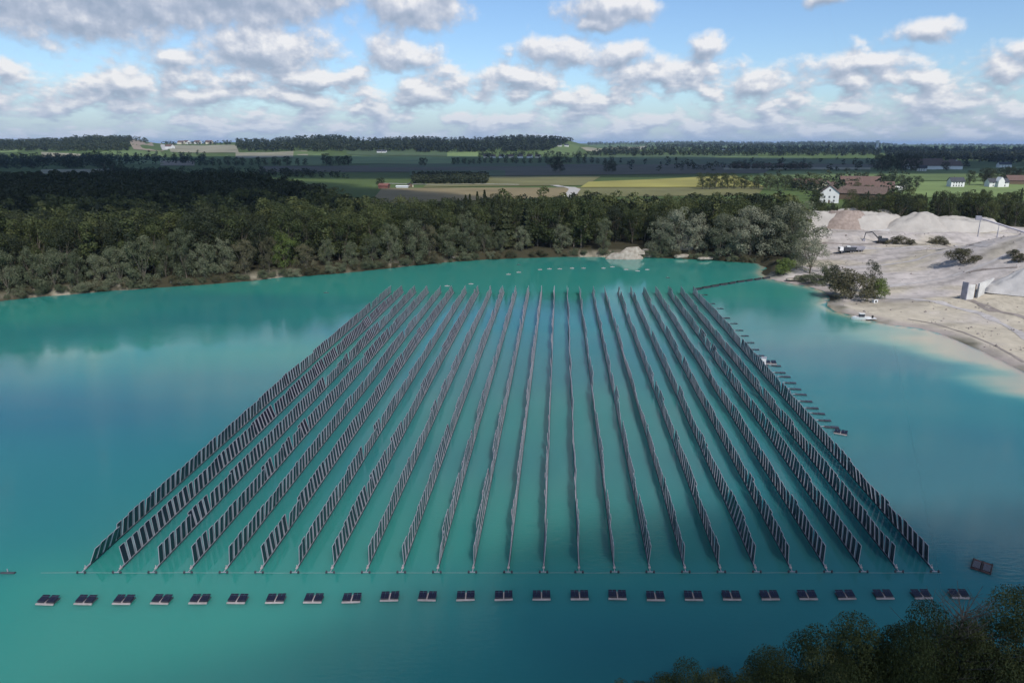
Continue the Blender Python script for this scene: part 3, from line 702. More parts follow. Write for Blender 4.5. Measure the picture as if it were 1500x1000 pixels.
# ------------------------------------------------------------------ vertical solar rows
PITCHP, PH = 1.22, 2.38
def panel_parts(mb, y0=0, Mx=None):
    w = PITCHP; mb.box(-.022, .022, y0+.05, y0+.86, .16, PH, 0, Mx)                                   # glass-glass module
    for a, b_ in ((.02,.05), (.86,.89)): mb.box(-.035, .035, y0+a, y0+b_, .12, PH+.02, 1, Mx)          # frame uprights
    mb.box(-.030, .030, y0+.05, y0+.86, PH, PH+.03, 1, Mx); mb.box(-.030, .030, y0+.05, y0+.86, .12, .16, 1, Mx)
    mb.box(-.012, .012, y0+.97, y0+1.11, .16, PH-.03, 1, Mx)                                        # bright carrier sheet between modules
pm = MB(); panel_parts(pm); PANEL = pm.mesh('solar_panel', [M['cells'], M['metal']])
NROW = 25
row_tilt = [15, 0, -1, 6, 4, -1, 3, -3, 2, -3, 1, -1, 0, 0, 0, 1, 2, -1, 1, 3, 0, 0, 1, -4, -6]
zs = [Vector(P(127, 832) + (0,)), Vector(P(1363, 831) + (0,))]
FARTILT = [-4,-12,-5,-14,-4,-13,-5,-12,-7,-10,-6,-6,-3,-2,1,-1,2,-2,3,-1,4,-3,3,-2,2]
def seg_tilt(i, n):
    r = random.Random(300+i); t = []; ph = r.random()*99
    k = 0
    while k < n:
        L_ = r.randint(2, 6); off = r.gauss(0, 3.0) if r.random() < .82 else r.choice([-1, 1])*r.uniform(4, 11)*(.35 + .65*min(1, abs(i-12)/8))
        for _ in range(L_):
            if k < n: t.append(row_tilt[i]*(.55 + .45*math.cos(k*.045)) + (min(1, k/70)*FARTILT[i]) + (1.5 + 3*min(1, abs(i-12)/8))*(float(vnoise(np.array([k*.06+ph]), np.array([i*1.7]))[0])-.5)*2 + off + r.gauss(0, 1.0)); k += 1
    return t
for i in range(NROW):
    a = Vector(P(127 + 51.5*i, 832 - .06*i)+(0,)); b_ = Vector(P(573 + 18.4*i, 428 + .06*i)+(0,))
    d = b_ - a; Ln = d.length; rz = math.atan2(-d.x, d.y); n = int(Ln/PITCHP)
    side = 'left' if i < 12 else 'right'
    lab = 'middle row of vertical solar panels, seen edge on' if i == 12 else f'row of vertical solar panels on the lake, {"outermost" if i in (0, 24) else ORD(i+1 if i < 12 else NROW-i)} from the {side} side'
    e = tag(empty('solar_row', a, rz), lab, 'solar row', 'rows of vertical floating solar panels')
    tl = seg_tilt(i, n)
    for k in range(min(n, 100)):
        o = bpy.data.objects.new('solar_panel', PANEL); COL.objects.link(o); o.parent = e
        o.location = (0, .5 + k*PITCHP, .05); o.rotation_euler = (0, R(tl[k]), R(random.uniform(-1.2, 1.2)))
    mb = MB()
    for k in range(100, n):
        Mx = Matrix.Translation((0, .5 + k*PITCHP, .05)) @ Matrix.Rotation(R(tl[k]), 4, 'Y'); panel_parts(mb, 0, Mx)
    if n > 100: tag(mb.build('far_panels', [M['cells'], M['metal']], e), kind='stuff')
    mb = MB(); mb.tube((0,-.2,.06), (0,Ln,.06), .10, n=8); mb.build('float_pipe', M['dark_float'], e)
    mb = MB(); mb.box(-.05,.05,0,Ln,.16,.22); mb.build('rail', M['metal'], e)
    mb = MB(); mb.tube((0,-.15,-.2), (0,-.15,.5), .05, n=8); mb.box(-.12,.12,-.30,.0,.1,.22); mb.build('end_post', M['pontoon'], e)
    for s in (-1, 1):
        mb = MB(); mb.tube((s*.42,-.9,-.12), (s*.42,-.9,.2), .13, .12, 10); mb.tube((s*.42,-.9,.2), (s*.42,-.9,.32), .06, .03, 8)
        mb.build('end_buoy', M['dark_float'], e)
    mb = MB(); mb.box(-.5,.5,-.94,-.86,.08,.13); mb.box(-.04,.04,-.9,-.2,.07,.12); mb.build('tie_bar', M['metal'], e)

# thin mooring cable across the near ends
def strand(name, pts, r, mat, label, cat):
    mb = MB()
    for p, q in zip(pts, pts[1:]): mb.tube(p, q, r, n=6)
    return tag(mb.build(name, mat), label, cat)
strand('mooring_cable', [(*P(u, 838.5+random.uniform(-.3,.3)), .0) for u in range(60, 1400, 40)], .022, M['cable'], 'thin pale cable on the water across the near ends of the rows', 'cable')

# ------------------------------------------------------------------ small rafts with four flat panels
def make_raft(name='raft'):
    e = empty(name)
    mb = MB(); mb.box(-1.15,1.15,-1.05,.2,-.14,.10); mb.build('deck', M['dark_float'], e)
    mb = MB(); mb.box(-1.2,1.2,-1.26,-1.06,-.12,.16); mb.build('front_pontoon', M['pontoon'], e)
    mb = MB(); mb.box(-.07,.07,-1.05,.2,.11,.26); mb.build('walkway', M['pontoon'], e)
    for s in (-1, 1):
        for q in (0, 1):
            x0 = s*(.12 if q == 0 else .66); x1 = s*(.62 if q == 0 else 1.16); x0, x1 = min(x0,x1), max(x0,x1)
            Mx = Matrix.Translation((0, -1.0, .30)) @ Matrix.Rotation(R(9), 4, 'X')
            mb = MB(); mb.box(x0, x1, 0, 1.2, 0, .03, 0, Mx); mb.box(x0, x1, -.03, 0, -.01, .045, 1, Mx); mb.box(x0, x1, 1.2, 1.22, -.01, .045, 1, Mx)
            mb.build('flat_panel', [M['cells'], M['dark_float']], e)
    return e
def copy_tree(o, parent=None):
    c = o.copy(); COL.objects.link(c); c.parent = parent
    for ch in o.children: copy_tree(ch, c)
    return c
raft0 = make_raft('solar_raft')
for i in range(25):
    e = raft0 if i == 0 else copy_tree(raft0)
    u = 75 + 55.25*i; v = 876 - 9*i/24 - (2 if 8 < i < 16 else 0)
    x, y = P(u, v+1); e.location = (x, y, 0); e.rotation_euler = (0, 0, R(random.uniform(-3, 3))); e.scale = (.79, .79, .79)
    lab = 'raft with four small flat panels straight before the middle row' if i == 13 else f'small raft with four flat dark panels, {ORD(i+1 if i < 13 else 25-i)} from the {"left" if i < 13 else "right"} of the front line'
    tag(e, lab, 'raft', 'small panel rafts in front of the rows')
def copy_raft(u, v, rz, s, lab, grp=None, nm='solar_raft'):
    e = copy_tree(raft0); e.name = nm; x, y = P(u, v); e.location = (x, y, 0); e.rotation_euler = (0, 0, R(rz)); e.scale = (s, s, s)
    if 'group' in e.keys(): del e['group']
    tag(e, lab, 'raft', grp); return e
# rafts moored outside the right edge of the array
s0 = empty('side_raft'); mb = MB(); mb.box(-1.3,1.3,-.45,.45,-.12,.16); mb.build('deck', M['dark_float'], s0)
mb = MB(); mb.box(-.1,1.25,-.42,.42,.165,.24); mb.build('flat_panel', M['cells'], s0); mb = MB(); mb.tube((-1.9,0,.14),(-1.25,0,.14),.07,n=6); mb.build('tie_bar', M['metal'], s0)
used_side = []
def side_raft(u, v, rz, s, lab, grp):
    e = copy_tree(s0) if used_side else s0; used_side.append(1); x, y = P(u, v); e.location = (x, y, 0); e.rotation_euler = (0, 0, R(rz)); e.scale = (s*.9, s*.8, s*.8)
    tag(e, lab, 'raft', grp)
k = 0
for (u, v, s) in [(1020,424,.8),(1029,432,.8),(1040,445,.8),(1052,452,.8),(1060,466,1.0),(1072,474,.8),(1080,484,.8),(1088,492,.8),(1096,502,.8),(1103,512,.8),(1110,521,.8),(1134,536,.85),(1140,546,.9),(1147,552,.9),(1155,561,.9),(1162,570,.9),(1170,578,.9),(1178,588,.9),(1187,598,.9),(1196,606,.9),(1205,616,.9),(1215,626,1.0)]:
    k += 1
    side_raft(u + 3, v, random.uniform(-14, -2), s, f'small dark raft tied to the right edge of the array, {ORD(k)} from its far end', 'rafts along the right edge')
copy_raft(1128, 531, -8, 1.0, 'pinkish raft beside the white box at the right edge of the array')
copy_raft(1232, 633, -30, .85, 'larger raft lying askew at the right edge below the small dark rafts')
# single rust coloured raft at the right
e = empty('work_raft', (*P(1438, 830), 0), R(-38)); tag(e, 'single reddish raft floating alone right of the rows', 'raft')
mb = MB(); mb.box(-1.0,1.0,-1.1,1.1,-.12,.16); mb.build('deck', M['rust'], e)
for s in (-.95, 0, .95): mb = MB(); mb.box(s*.95-.05, s*.95+.05, -1.1, 1.1, .165, .26); mb.build('rail', M['blackrub'], e)
for s in (-.5, .5): mb = MB(); mb.box(s-.36, s+.36, -.95, .6, .17, .23); mb.build('plate', M['cells'], e)
# floating pipeline of rafts from the array to the spit
e0 = None
for i in range(9):
    t = i/8; u = 1022 + (1122-1022)*t; v = 424 - 16*t + (2.2*math.sin(t*3.1))*-.4
    x, y = P(u, v)
    if e0 is None:
        e0 = empty('pontoon_float'); mb = MB(); mb.box(-1.5,1.5,-.55,.55,-.15,.35); mb.build('hull', M['dark_float'], e0)
        mb = MB(); mb.tube((-1.9,0,.45),(1.9,0,.45),.16,n=8); mb.build('pipe', M['blackrub'], e0); e = e0
    else: e = copy_tree(e0)
    e.location = (x, y, 0); e.rotation_euler = (0,0,R(32 + random.uniform(-6,6)))
    tag(e, f'dark float of the chain between the array and the gravel spit, {ORD(i+1)} from the array', 'float', 'floats leading to the gravel spit')
# cabin-like white box near the right edge
e = empty('equipment_box', (*P(1118, 536), 0), R(-20)); tag(e, 'white equipment cabinet on a float at the right edge of the array', 'cabinet')
mb = MB(); mb.box(-.9,.9,-.7,.7,-.1,.25); mb.build('base', M['dark_float'], e)
mb = MB(); mb.box(-.5,.5,-.35,.35,.25,1.9); mb.build('cabinet', M['frame_white'], e)
mb = MB(); mb.box(-.56,.56,-.41,.41,1.9,2.0); mb.build('lid', M['metal'], e)
# small pale and dark buoys beyond the array
b0 = None
for i, (u, v, dark) in enumerate([(745,402,0),(760,399,0),(791,395,0),(805,394,0),(820,394,0),(838,393,0),(855,393,0),(884,393,0),(897,391,0),(917,395,0),(934,397,0),(948,395,0),(478,429,1),(978,407,1),(760,388,1),(12,839,1),(655,419,0),(690,416,0)]):
    e = empty('buoy', (*P(u, v), 0)); tag(e, {0: f'small pale float beyond the far ends of the rows, {ORD(i+1)} of the string', 1: {478: 'dark buoy on open water left of the array', 978: 'dark buoy beyond the far right rows', 760: 'dark speck of a buoy near the far bank', 12: 'dark buoy alone at the left edge of the water'}.get(u, '')}[dark], 'buoy', None if dark else 'pale floats beyond the rows')
    mb = MB(); mb.tube((-.8,0,0),(.8,0,0),.16,n=10); mb.build('float', M['dark_float' if dark else 'pontoon'], e)
    mb = MB(); mb.tube((0,0,.2),(0,0,.55),.05,n=6); mb.build('ring', M['metal'], e)

# ------------------------------------------------------------------ gravel heaps, rocks, concrete bay, machines, boat
def heap(name, u, v, vt, rx, ry, mat, label, flat=.25, rz=0, z0=3.5, seed=0):
    x, y = P(u, v, z0); hh_ = ztop(vt, x, y) - z0
    n = 70; a, r_ = np.meshgrid(np.linspace(0, 2*np.pi, n, endpoint=False), np.linspace(0, 1, 36), indexing='xy')
    wob = 1 + .22*(fbm(np.cos(a)*1.6+seed+5, np.sin(a)*1.6+seed+5, 3)-.5)*2
    X = np.cos(a)*r_*rx*wob; Y = np.sin(a)*r_*ry*wob
    prof = np.clip((1-r_)/(1-flat), 0, 1); prof = np.minimum(prof, 1)
    prof = prof - .06*np.sin(np.clip(prof,0,1)*np.pi)
    Z = hh_*prof + (fbm(X/6+seed, Y/6+9, 5)-.5)*hh_*.42*np.clip((1-r_)*6, 0, 1) - .8*(r_ > .97)
    i, j = np.meshgrid(np.arange(35), np.arange(n), indexing='ij')
    q = np.stack([i*n+j, i*n+(j+1) % n, (i+1)*n+(j+1) % n, (i+1)*n+j], -1).reshape(-1, 4)[:, ::-1]
    o = link(name, mesh_np(name, np.stack([X, Y, Z], -1).reshape(-1, 3), q, mat, smooth=True), None, (x, y, z0-.5), (0, 0, rz))
    return tag(o, label, 'gravel heap')
heap('gravel_heap', 1242, 341, 310, 40, 22, M['gravel_pale'], 'wide pale heap behind the brown gravel cone', .55, seed=1)
heap('gravel_heap', 1236, 343, 309, 20, 19, M['gravel_brown'], 'flat-topped brown gravel heap nearest the grey willows', .36, seed=2)
heap('gravel_heap', 1350, 346, 311, 34, 22, M['gravel_pale'], 'tall ragged pale heap in the middle of the gravel pit', .15, seed=3)
heap('gravel_heap', 1398, 346, 319, 30, 19, M['gravel_pale'], 'long flat pale heap right of the tall ragged heap', .5, seed=4)
heap('gravel_heap', 1300, 348, 333, 22, 9, M['gravel_grey'], 'low grey heap between the two large heaps', .4, seed=5)
heap('gravel_heap', 1428, 348, 334, 20, 9, M['gravel_pale'], 'small pale heap at the right end of the heaps', .3, seed=6)
heap('gravel_heap', 1502, 352, 340, 18, 9, M['gravel_grey'], 'greyish heap at the right edge below the grey trees', .3, seed=8)
heap('gravel_heap', 1512, 420, 386, 15, 9, M['gravel_grey'], 'smooth grey cone of fine gravel right of the white concrete bay', .1, z0=5, seed=7)
heap('gravel_heap', 1478, 378, 358, 12, 8, M['gravel_brown'], 'brownish heap with a steep front near the right edge of the pit', .3, z0=5.5, seed=11)
heap('gravel_heap', 1455, 362, 350, 10, 6, M['gravel_grey'], 'small grey heap beside the upper track', .3, z0=5, seed=12)
heap('gravel_heap', 1195, 352, 338, 17, 9, M['gravel_pale'], 'sloping pale heap half hidden by the willows', .3, seed=9)
# pale bank cut among the shore trees
heap('sand_bank', 914, 376, 369, 8, 2.4, M['rock'], 'brownish sand bank at the water in the gap of the shore trees', .7, z0=.8, seed=21)
heap('sand_bank', 926, 368, 360, 6, 2, M['rock'], 'bright sand slab slanting above the brownish bank', .45, rz=.3, z0=3, seed=22)
heap('sand_bank', 950, 371, 363, 5, 2.4, M['rock'], 'pale sand bank right of the bright slab, half behind a bush', .5, z0=1.5, seed=23)
heap('sand_bank', 1003, 366, 335, 5, 5, M['gravel_pale'], 'steep pale scree between the grey willows', .2, z0=2, seed=24)
for k_, (u_, h_) in enumerate([(897,3.2),(921,2.6),(941,3.6),(958,6.5),(968,8),(976,5)]):
    x_, y_ = P(u_, 375.5, .6); tree('bank_bush', 'bush' if h_ < 6 else 'willow', 'brown' if h_ < 3 else 'willow', x_, y_+.6, h_, .9, f'grey shrub in front of the pale sand banks, {ORD(k_+1)} from the left', 'bush', 'shrubs by the sand banks')
def rock(name, u, v, sx, sy, sz, label, seed, z0=.6, mat=None):
    x, y = P(u, v, z0); y += 1.6; z0 += .2; sz *= .85; r = np.random.default_rng(seed)
    bpyme = bpy.data.meshes.new(name); import bmesh
    bm = bmesh.new(); bmesh.ops.create_icosphere(bm, subdivisions=4, radius=1)
    for w in bm.verts:
        c = np.array(w.co); f = 1 + .5*(float(fbm(np.array([c[0]*1.5+seed]), np.array([c[1]*1.5+c[2]*2.1]), 4)[0])-.5)
        w.co = Vector((c[0]*sx*f, c[1]*sy*f, np.sign(c[2])*abs(c[2])**.7*sz*f))
    bm.to_mesh(bpyme); bm.free(); bpyme.materials.append(mat or M['rock'])
    return tag(link(name, bpyme, None, (x, y, z0), (0, 0, r.random()*.4)), label, 'rock')
for k, (u, v, sx, sy, sz, t) in enumerate([(1000,377,4,1.6,1.0,'low pale rock at the water before the willows'),(1035,380,4,1.4,.7,'flat pale rock at the water, left of the spit'),(402,402,2.2,1.5,1.0,'pale rock at the foot of the yellow-green tree'),(485,397,2.0,1.5,1.3,'white rock at the bank left of the tall grey willows'),
        (48,431,2.8,1.5,1.4,'pale rock spur at the left end of the far bank'),(256,416,2.6,1.5,1.0,'tan rock at the bank below the left willows'),(665,380,2.4,1.4,1.2,'pale rock at the bank left of the spruces'),(745,374,2.0,1.4,1.5,'pale rock at the bank under the spruces'),(1166,411,3.0,1.4,.6,'whitish stones at the tip of the spit')]):
    rock('rock', u, v, sx, sy, sz, t, 40+k)
r = np.random.default_rng(5); C_ = []
for k_ in range(1500):
    u_, v_ = r.uniform(1200, 1530), r.uniform(352, 500)
    x_, y_ = P(u_, v_, 2.5)
    C_.append((x_, y_))
C_ = np.array(C_); Z_, S_, Q_ = height(C_[:,0], C_[:,1], True); k_ = (S_ > 2) & (Q_ < 0) & (fbm(C_[:,0]/9, C_[:,1]/4, 3) > .5); C_, Z_ = C_[k_], Z_[k_]
V_, F_ = [], []
oct_ = np.array([(1,0,0),(0,1,0),(-1,0,0),(0,-1,0),(0,0,1),(0,0,-.4)], float); of_ = [(0,1,4),(1,2,4),(2,3,4),(3,0,4),(1,0,5),(2,1,5),(3,2,5),(0,3,5)]
for (x_, y_), z_ in zip(C_, Z_):
    s_ = .10 + .38*r.random()**4; V_.append(oct_*s_*r.uniform(.6, 1.4, (6, 3)) + (x_, y_, z_)); F_ += [tuple(i_ + 6*(len(V_)-1) for i_ in f_) for f_ in of_]
tag(link('gravel', mesh_np('gravel', np.concatenate(V_), np.array(F_), M['dark_grit'], k=3)), kind='stuff')
# concrete bay with white walls
x, y = P(1430, 432, 3.5); z = hz(x, y); e = tag(empty('concrete_bay', (x, y, z), R(18)), 'white concrete retaining bay at the foot of the grey gravel cone', 'retaining wall')
mb = MB(); mb.box(-3.8,-.9,0,.5,-1,4.2); mb.build('wall', M['concrete'], e)
mb = MB(); mb.add([(.7,0,-.8),(4.8,1.4,-.8),(4.8,1.4,2.4),(9.8,3.0,4.6),(9.8,3.0,4.9),(.7,0,4.4),(.7,.5,-.8),(4.8,1.9,-.8),(4.8,1.9,2.4),(9.8,3.5,4.6),(9.8,3.5,4.9),(.7,.5,4.4)],
             [(0,1,2,3,4,5),(11,10,9,8,7,6),(0,6,7,1),(1,7,8,2),(2,8,9,3),(3,9,10,4),(4,10,11,5),(5,11,6,0)]); mb.build('wing_wall', M['concrete'], e)
mb = MB(); mb.box(-.85,.65,1.0,1.4,-1,4.0); mb.build('dark_split', M['wood_wall'], e)  # dark boards stand in for the shade of the gap between the walls
mb = MB(); mb.box(-4.1,-3.82,-.3,1.6,-1,5.0); mb.build('post', M['metal'], e)
def wheel(x, y, r_, w_, e, name='wheel'):
    mb = MB(); mb.tube((x-w_/2, y, r_), (x+w_/2, y, r_), r_, n=16); o = mb.build(name, M['blackrub'], e)
    mb = MB(); mb.tube((x-w_/2-.03, y, r_), (x+w_/2+.03, y, r_), r_*.5, n=12); mb.build('rim', M['metal'], o)
def truck(u, v, rz, label, body='metal', name='dump_truck'):
    x, y, z = G(u, v); e = tag(empty(name, (x, y, z), R(rz), .8), label, 'truck')
    mb = MB(); mb.box(-1.2,1.2,-3.8,4.2,.85,1.15); mb.build('chassis', M['blackrub'], e)
    mb = MB(); mb.box(-1.2,1.2,2.4,4.3,1.16,3.0); mb.build('cab', M['frame_white'], e)
    mb = MB(); mb.box(-1.1,1.1,4.3,4.33,2.0,2.8); mb.build('windscreen', M['glass_win'], e)
    mb = MB(); mb.add([(-1.25,-4,1.2),(1.25,-4,1.2),(1.25,2.1,1.2),(-1.25,2.1,1.2),(-1.4,-4.6,2.8),(1.4,-4.6,2.8),(1.4,2.2,2.8),(-1.4,2.2,2.8)], [(0,3,2,1),(0,1,5,4),(1,2,6,5),(2,3,7,6),(3,0,4,7),(4,5,6,7)]); mb.build('tipper_body', M[body], e)
    for yy in (-2.9,-1.6,3.2):
        for s in (-1.05, 1.05): wheel(s, yy, .52, .35, e)
truck(1252, 369, 80, 'pale tipper truck parked on the terrace under the brown heap')
truck(1240, 370, 95, 'dark tipper truck at the left of the parked machines', 'dark_float')
def excavator(u, v, rz, label, col='yellow'):
    x, y, z = G(u, v); e = tag(empty('excavator', (x, y, z), R(rz)), label, 'excavator')
    for s in (-1.2, 1.2):
        mb = MB(); mb.box(s-.3, s+.3, -1.6, 1.6, .05, .8); mb.tube((s-.3,1.6,.43),(s+.3,1.6,.43),.38,n=12); mb.tube((s-.3,-1.6,.43),(s+.3,-1.6,.43),.38,n=12); mb.build('track', M['blackrub'], e)
    mb = MB(); mb.box(-1.4,1.4,-2.4,1.4,1.0,2.1); mb.build('body', M[col], e)
    mb = MB(); mb.box(-1.35,-.3,.2,1.6,2.1,3.2); mb.build('cab', M['glass_win'], e)
    mb = MB()
    for p, q in (((.3,1.2,1.8),(.3,4.0,4.6)), ((.3,4.0,4.6),(.3,6.6,4.2))): mb.tube(p, q, .3, .22, 6)
    mb.build('boom', M[col], e); mb = MB(); mb.tube((.3,6.6,4.2),(.3,7.0,1.4),.2,.15,6); mb.build('arm', M[col], e)
    mb = MB(); mb.box(-.3,.9,6.5,7.5,.5,1.4); mb.build('bucket', M['metal'], e)
excavator(1291, 356, 70, 'small excavator below the low grey heap, boom to the left', 'dark_float')
# conveyor at the right edge
x, y, z = G(1470, 347); e = tag(empty('conveyor', (x, y, z), R(65)), 'inclined gravel conveyor near the right edge of the pit', 'conveyor')
mb = MB(); mb.tube((0,-9,1),(0,9,6.5),.35,n=6); mb.build('belt', M['metal'], e)
for yy, hh_ in ((-5,2.1),(2,4.2),(8,6.1)):
    for s in (-.9,.9): mb = MB(); mb.tube((s,yy,-.5),(0,yy,hh_),.09,n=6); mb.build('leg', M['metal'], e)
mb = MB(); mb.box(-1.0,1.0,7.8,9.6,5.6,7.0); mb.build('hopper', M['metal'], e)
# dark scrub along the terrace
for k, (u, v, h) in enumerate([(1312,357,3.4),(1322,357,3.8),(1334,359,2.6),(1366,357,2.6),(1376,357,3.4),(1384,358,2.4),(1486,377,3.0),(1492,383,2.6),(1300,358,2.0)]):
    x, y, z = G(u, v); tree('bush', 'bush', 'brown', x, y, h, 1.3, f'dark scrub bush on the terrace edge of the gravel pit, {ORD(k+1)} of nine', 'bush', 'scrub on the terrace', z=z)
# boat pulled up at the beach
x, y = P(1262, 467, .1); e = tag(empty('work_boat', (x, y, .05), R(82)), 'small white work boat at the edge of the gravel beach', 'boat')
mb = MB(); n_ = 9
ring = lambda z_, k_: [(math.sin(math.pi*t/ (n_-1))**.5*k_*(1.0) * (1 if True else 0), -2.6+5.2*t/(n_-1), z_) for t in range(n_)] + [(-math.sin(math.pi*t/(n_-1))**.5*k_, -2.6+5.2*t/(n_-1), z_) for t in range(n_-2, 0, -1)]
lo, hi = ring(-.1, .7), ring(.65, 1.0); nn = len(lo)
mb.add(lo+hi, [tuple(range(nn))[::-1]] + [(i, (i+1) % nn, nn+(i+1) % nn, nn+i) for i in range(nn)] + [tuple(range(nn, 2*nn))]); mb.build('hull', M['frame_white'], e)
mb = MB(); mb.box(-.5,.5,-.6,.7,.66,1.5); mb.build('wheelhouse', M['dark_float'], e)
mb = MB(); mb.box(-.56,.56,-.7,.8,1.5,1.58); mb.build('roof', M['frame_white'], e)
mb = MB(); mb.box(-.2,.2,-2.95,-2.55,.2,1.1); mb.build('outboard_motor', M['blackrub'], e)
x, y = P(1275, 467, .2); e = tag(empty('pontoon', (x, y, .1), R(6)), 'flat white pontoon beside the work boat at the beach', 'pontoon')
mb = MB(); mb.box(-1.5,1.5,-.6,.6,-.2,.3); mb.build('deck', M['frame_white'], e); mb = MB()
mb.box(-1.6,1.6,-.66,-.61,-.1,.2); mb.build('fender', M['blackrub'], e)
x, y, z = G(1281, 443); e = tag(empty('gravel_bucket', (x, y, z), .3), 'small white box with dark opening on the beach point', 'container')
mb = MB(); mb.box(-.7,.7,-.5,.5,0,.9); mb.build('body', M['frame_white'], e); mb = MB(); mb.box(-.35,.35,-.53,-.50,.15,.7); mb.build('opening', M['blackrub'], e)

# ------------------------------------------------------------------ buildings
def house(name, u, v, rz, w, l, hw, hr, wall, roof, label, cat='house', wins=2, chim=True, z=None, door=True, storeys=2):
    """ridge along local Y; gables face local -Y and +Y"""
    x, y, zg = G(u, v); e = tag(empty(name, (x, y, zg if z is None else z), R(rz)), label, cat)
    mb = MB(); a, b_ = w/2, l/2
    mb.add([(-a,-b_,-1),(a,-b_,-1),(a,b_,-1),(-a,b_,-1),(-a,-b_,hw),(a,-b_,hw),(a,b_,hw),(-a,b_,hw),(0,-b_,hw+hr),(0,b_,hw+hr)],
           [(0,1,5,8,4),(2,3,7,9,6),(1,2,6,5),(3,0,4,7),(0,3,2,1)]); mb.build('wall', wall, e)
    mb = MB(); o = .6; t = .22; k = hr/a
    for s in (-1, 1):
        p = [(0,-b_-o,hw+hr+.05),(s*(a+o),-b_-o,hw-o*k+.05),(s*(a+o),b_+o,hw-o*k+.05),(0,b_+o,hw+hr+.05)]
        q = [(c[0], c[1], c[2]+t) for c in p]
        mb.add(p+q, [(0,1,2,3),(7,6,5,4),(0,4,5,1),(1,5,6,2),(2,6,7,3),(3,7,4,0)])
    ro = mb.build('roof', roof, e)
    if chim:
        mb = MB(); mb.box(.4,1.1,b_*.2,b_*.2+.7,hw+hr*.6,hw+hr+.9); mb.build('chimney', M['brown_roof'], ro)
    def win(cx, cy, cz, face):
        ww, wh, t_ = .55, .7, .05
        mb = MB()
        if face in ('f', 'b'):
            s = -1 if face == 'f' else 1; y0 = s*b_
            mb.box(cx-ww, cx+ww, min(y0, y0+s*t_), max(y0, y0+s*t_), cz-wh, cz+wh); g = mb.build('window', M['glass_win'], e)
            mb = MB(); mb.box(cx-ww-.12, cx+ww+.12, min(y0, y0+s*.12), max(y0, y0+s*.12), cz-wh-.16, cz-wh-.01); mb.box(cx-.04, cx+.04, min(y0+s*.055, y0+s*.09), max(y0+s*.055, y0+s*.09), cz-wh, cz+wh); mb.build('sill', M['frame_white'], g)
        else:
            s = -1 if face == 'l' else 1; x0 = s*a
            mb.box(min(x0, x0+s*t_), max(x0, x0+s*t_), cy-ww, cy+ww, cz-wh, cz+wh); g = mb.build('window', M['glass_win'], e)
            mb = MB(); mb.box(min(x0, x0+s*.12), max(x0, x0+s*.12), cy-ww-.12, cy+ww+.12, cz-wh-.16, cz-wh-.01); mb.build('sill', M['frame_white'], g)
    if wins:
        for st in range(storeys):
            for i in range(wins):
                fx = -a + w*(i+1)/(wins+1)
                if not (door and st == 0 and i == wins//2): win(fx, 0, 1.7+2.7*st, 'f')
            for i in range(wins+1):
                fy = -b_ + l*(i+1)/(wins+2); win(0, fy, 1.7+2.7*st, 'l'); win(0, fy, 1.7+2.7*st, 'r')
        if hr > 3: win(0, 0, hw+hr*.35, 'f')
    if door:
        cx = -a + w*(wins//2+1)/(wins+1) if wins else 0
        mb = MB(); mb.box(cx-.6, cx+.6, -b_-.06, -b_, 0, 2.3) if wins else mb.box(-1.8, 1.8, -b_-.06, -b_, 0, 3.4); mb.build('door', M['wood_wall'], e)
    return e
W, CW, WW = M['white_wall'], M['cream_wall'], M['wood_wall']
RRf, BR, DR = M['red_roof'], M['brown_roof'], M['dark_roof']
house('farmhouse', 1214, 296, -22, 13, 19, 7.5, 5.0, W, BR, 'white gabled farmhouse with brown roof nearest the grey willows', wins=3)
house('barn', 1262, 292, 62, 14, 34, 5.0, 4.8, WW, BR, 'long brown-roofed barn right of the white gabled farmhouse', 'barn', wins=0, chim=False)
house('barn', 1272, 284, 70, 16, 38, 5.0, 5.5, WW, RRf, 'red-brown roofed barn behind the long brown barn', 'barn', wins=0, chim=False)
house('barn', 1258, 276, 78, 17, 36, 5.5, 6.0, WW, RRf, 'largest red-brown barn roof at the back of the farm', 'barn', wins=0, chim=False)
house('farmhouse', 1196, 277, 50, 10, 14, 5.5, 3.6, CW, RRf, 'cream house with red roof at the left back of the farm', wins=2)
house('farmhouse', 1210, 279, -30, 9, 12, 5.0, 3.6, CW, BR, 'small cream house just behind the white farmhouse', wins=2)
house('shed', 1222, 277, -60, 8, 11, 4.0, 2.5, W, RRf, 'small white shed between the farm roofs', 'shed', wins=0, chim=False)
house('barn', 1182, 275, 75, 12, 26, 4.5, 4.2, WW, RRf, 'reddish barn half hidden by trees left of the farm', 'barn', wins=0, chim=False)
house('greenhouse', 1308, 279, 80, 7, 20, 2.2, 1.6, M['frame_white'], M['concrete'], 'low pale-roofed shed right of the farm', 'shed', wins=0, chim=False)
house('house', 1399, 274, 86, 9, 13, 5.8, 3.6, W, DR, 'white house with dark slate roof alone on the meadow', wins=3)
e = house('house', 1459, 274, 88, 9, 19, 5.0, 3.4, W, DR, 'white house with a tall front gable at the right', wins=3)
mb = MB(); mb.add([(4.5,-3,-1),(8,-3,-1),(8,3,-1),(4.5,3,-1),(0,-3,6.3),(8,-3,6.3),(8,3,6.3),(0,3,6.3),(8,0,10),(0,0,10)], [(1,2,6,8,5),(0,1,5,4),(2,3,7,6),(5,8,9,4),(8,6,7,9)]); mb.v = [(-p[0], p[1], p[2]) for p in mb.v]; mb.f = [f[::-1] for f in mb.f]; mb.build('gable_wing', W, e)
house('barn', 1494, 270, 82, 15, 30, 4.5, 4.8, WW, RRf, 'reddish barn at the right edge behind the white gabled house', 'barn', wins=0, chim=False)
house('barn', 1366, 248, 84, 26, 84, 6, 8, W, BR, 'very long dark-roofed barn beyond the meadow at the right', 'barn', wins=0, chim=False)
house('barn', 1352, 243, 86, 22, 70, 6, 8, CW, RRf, 'pale pink roofed barn behind the very long dark barn', 'barn', wins=0, chim=False)
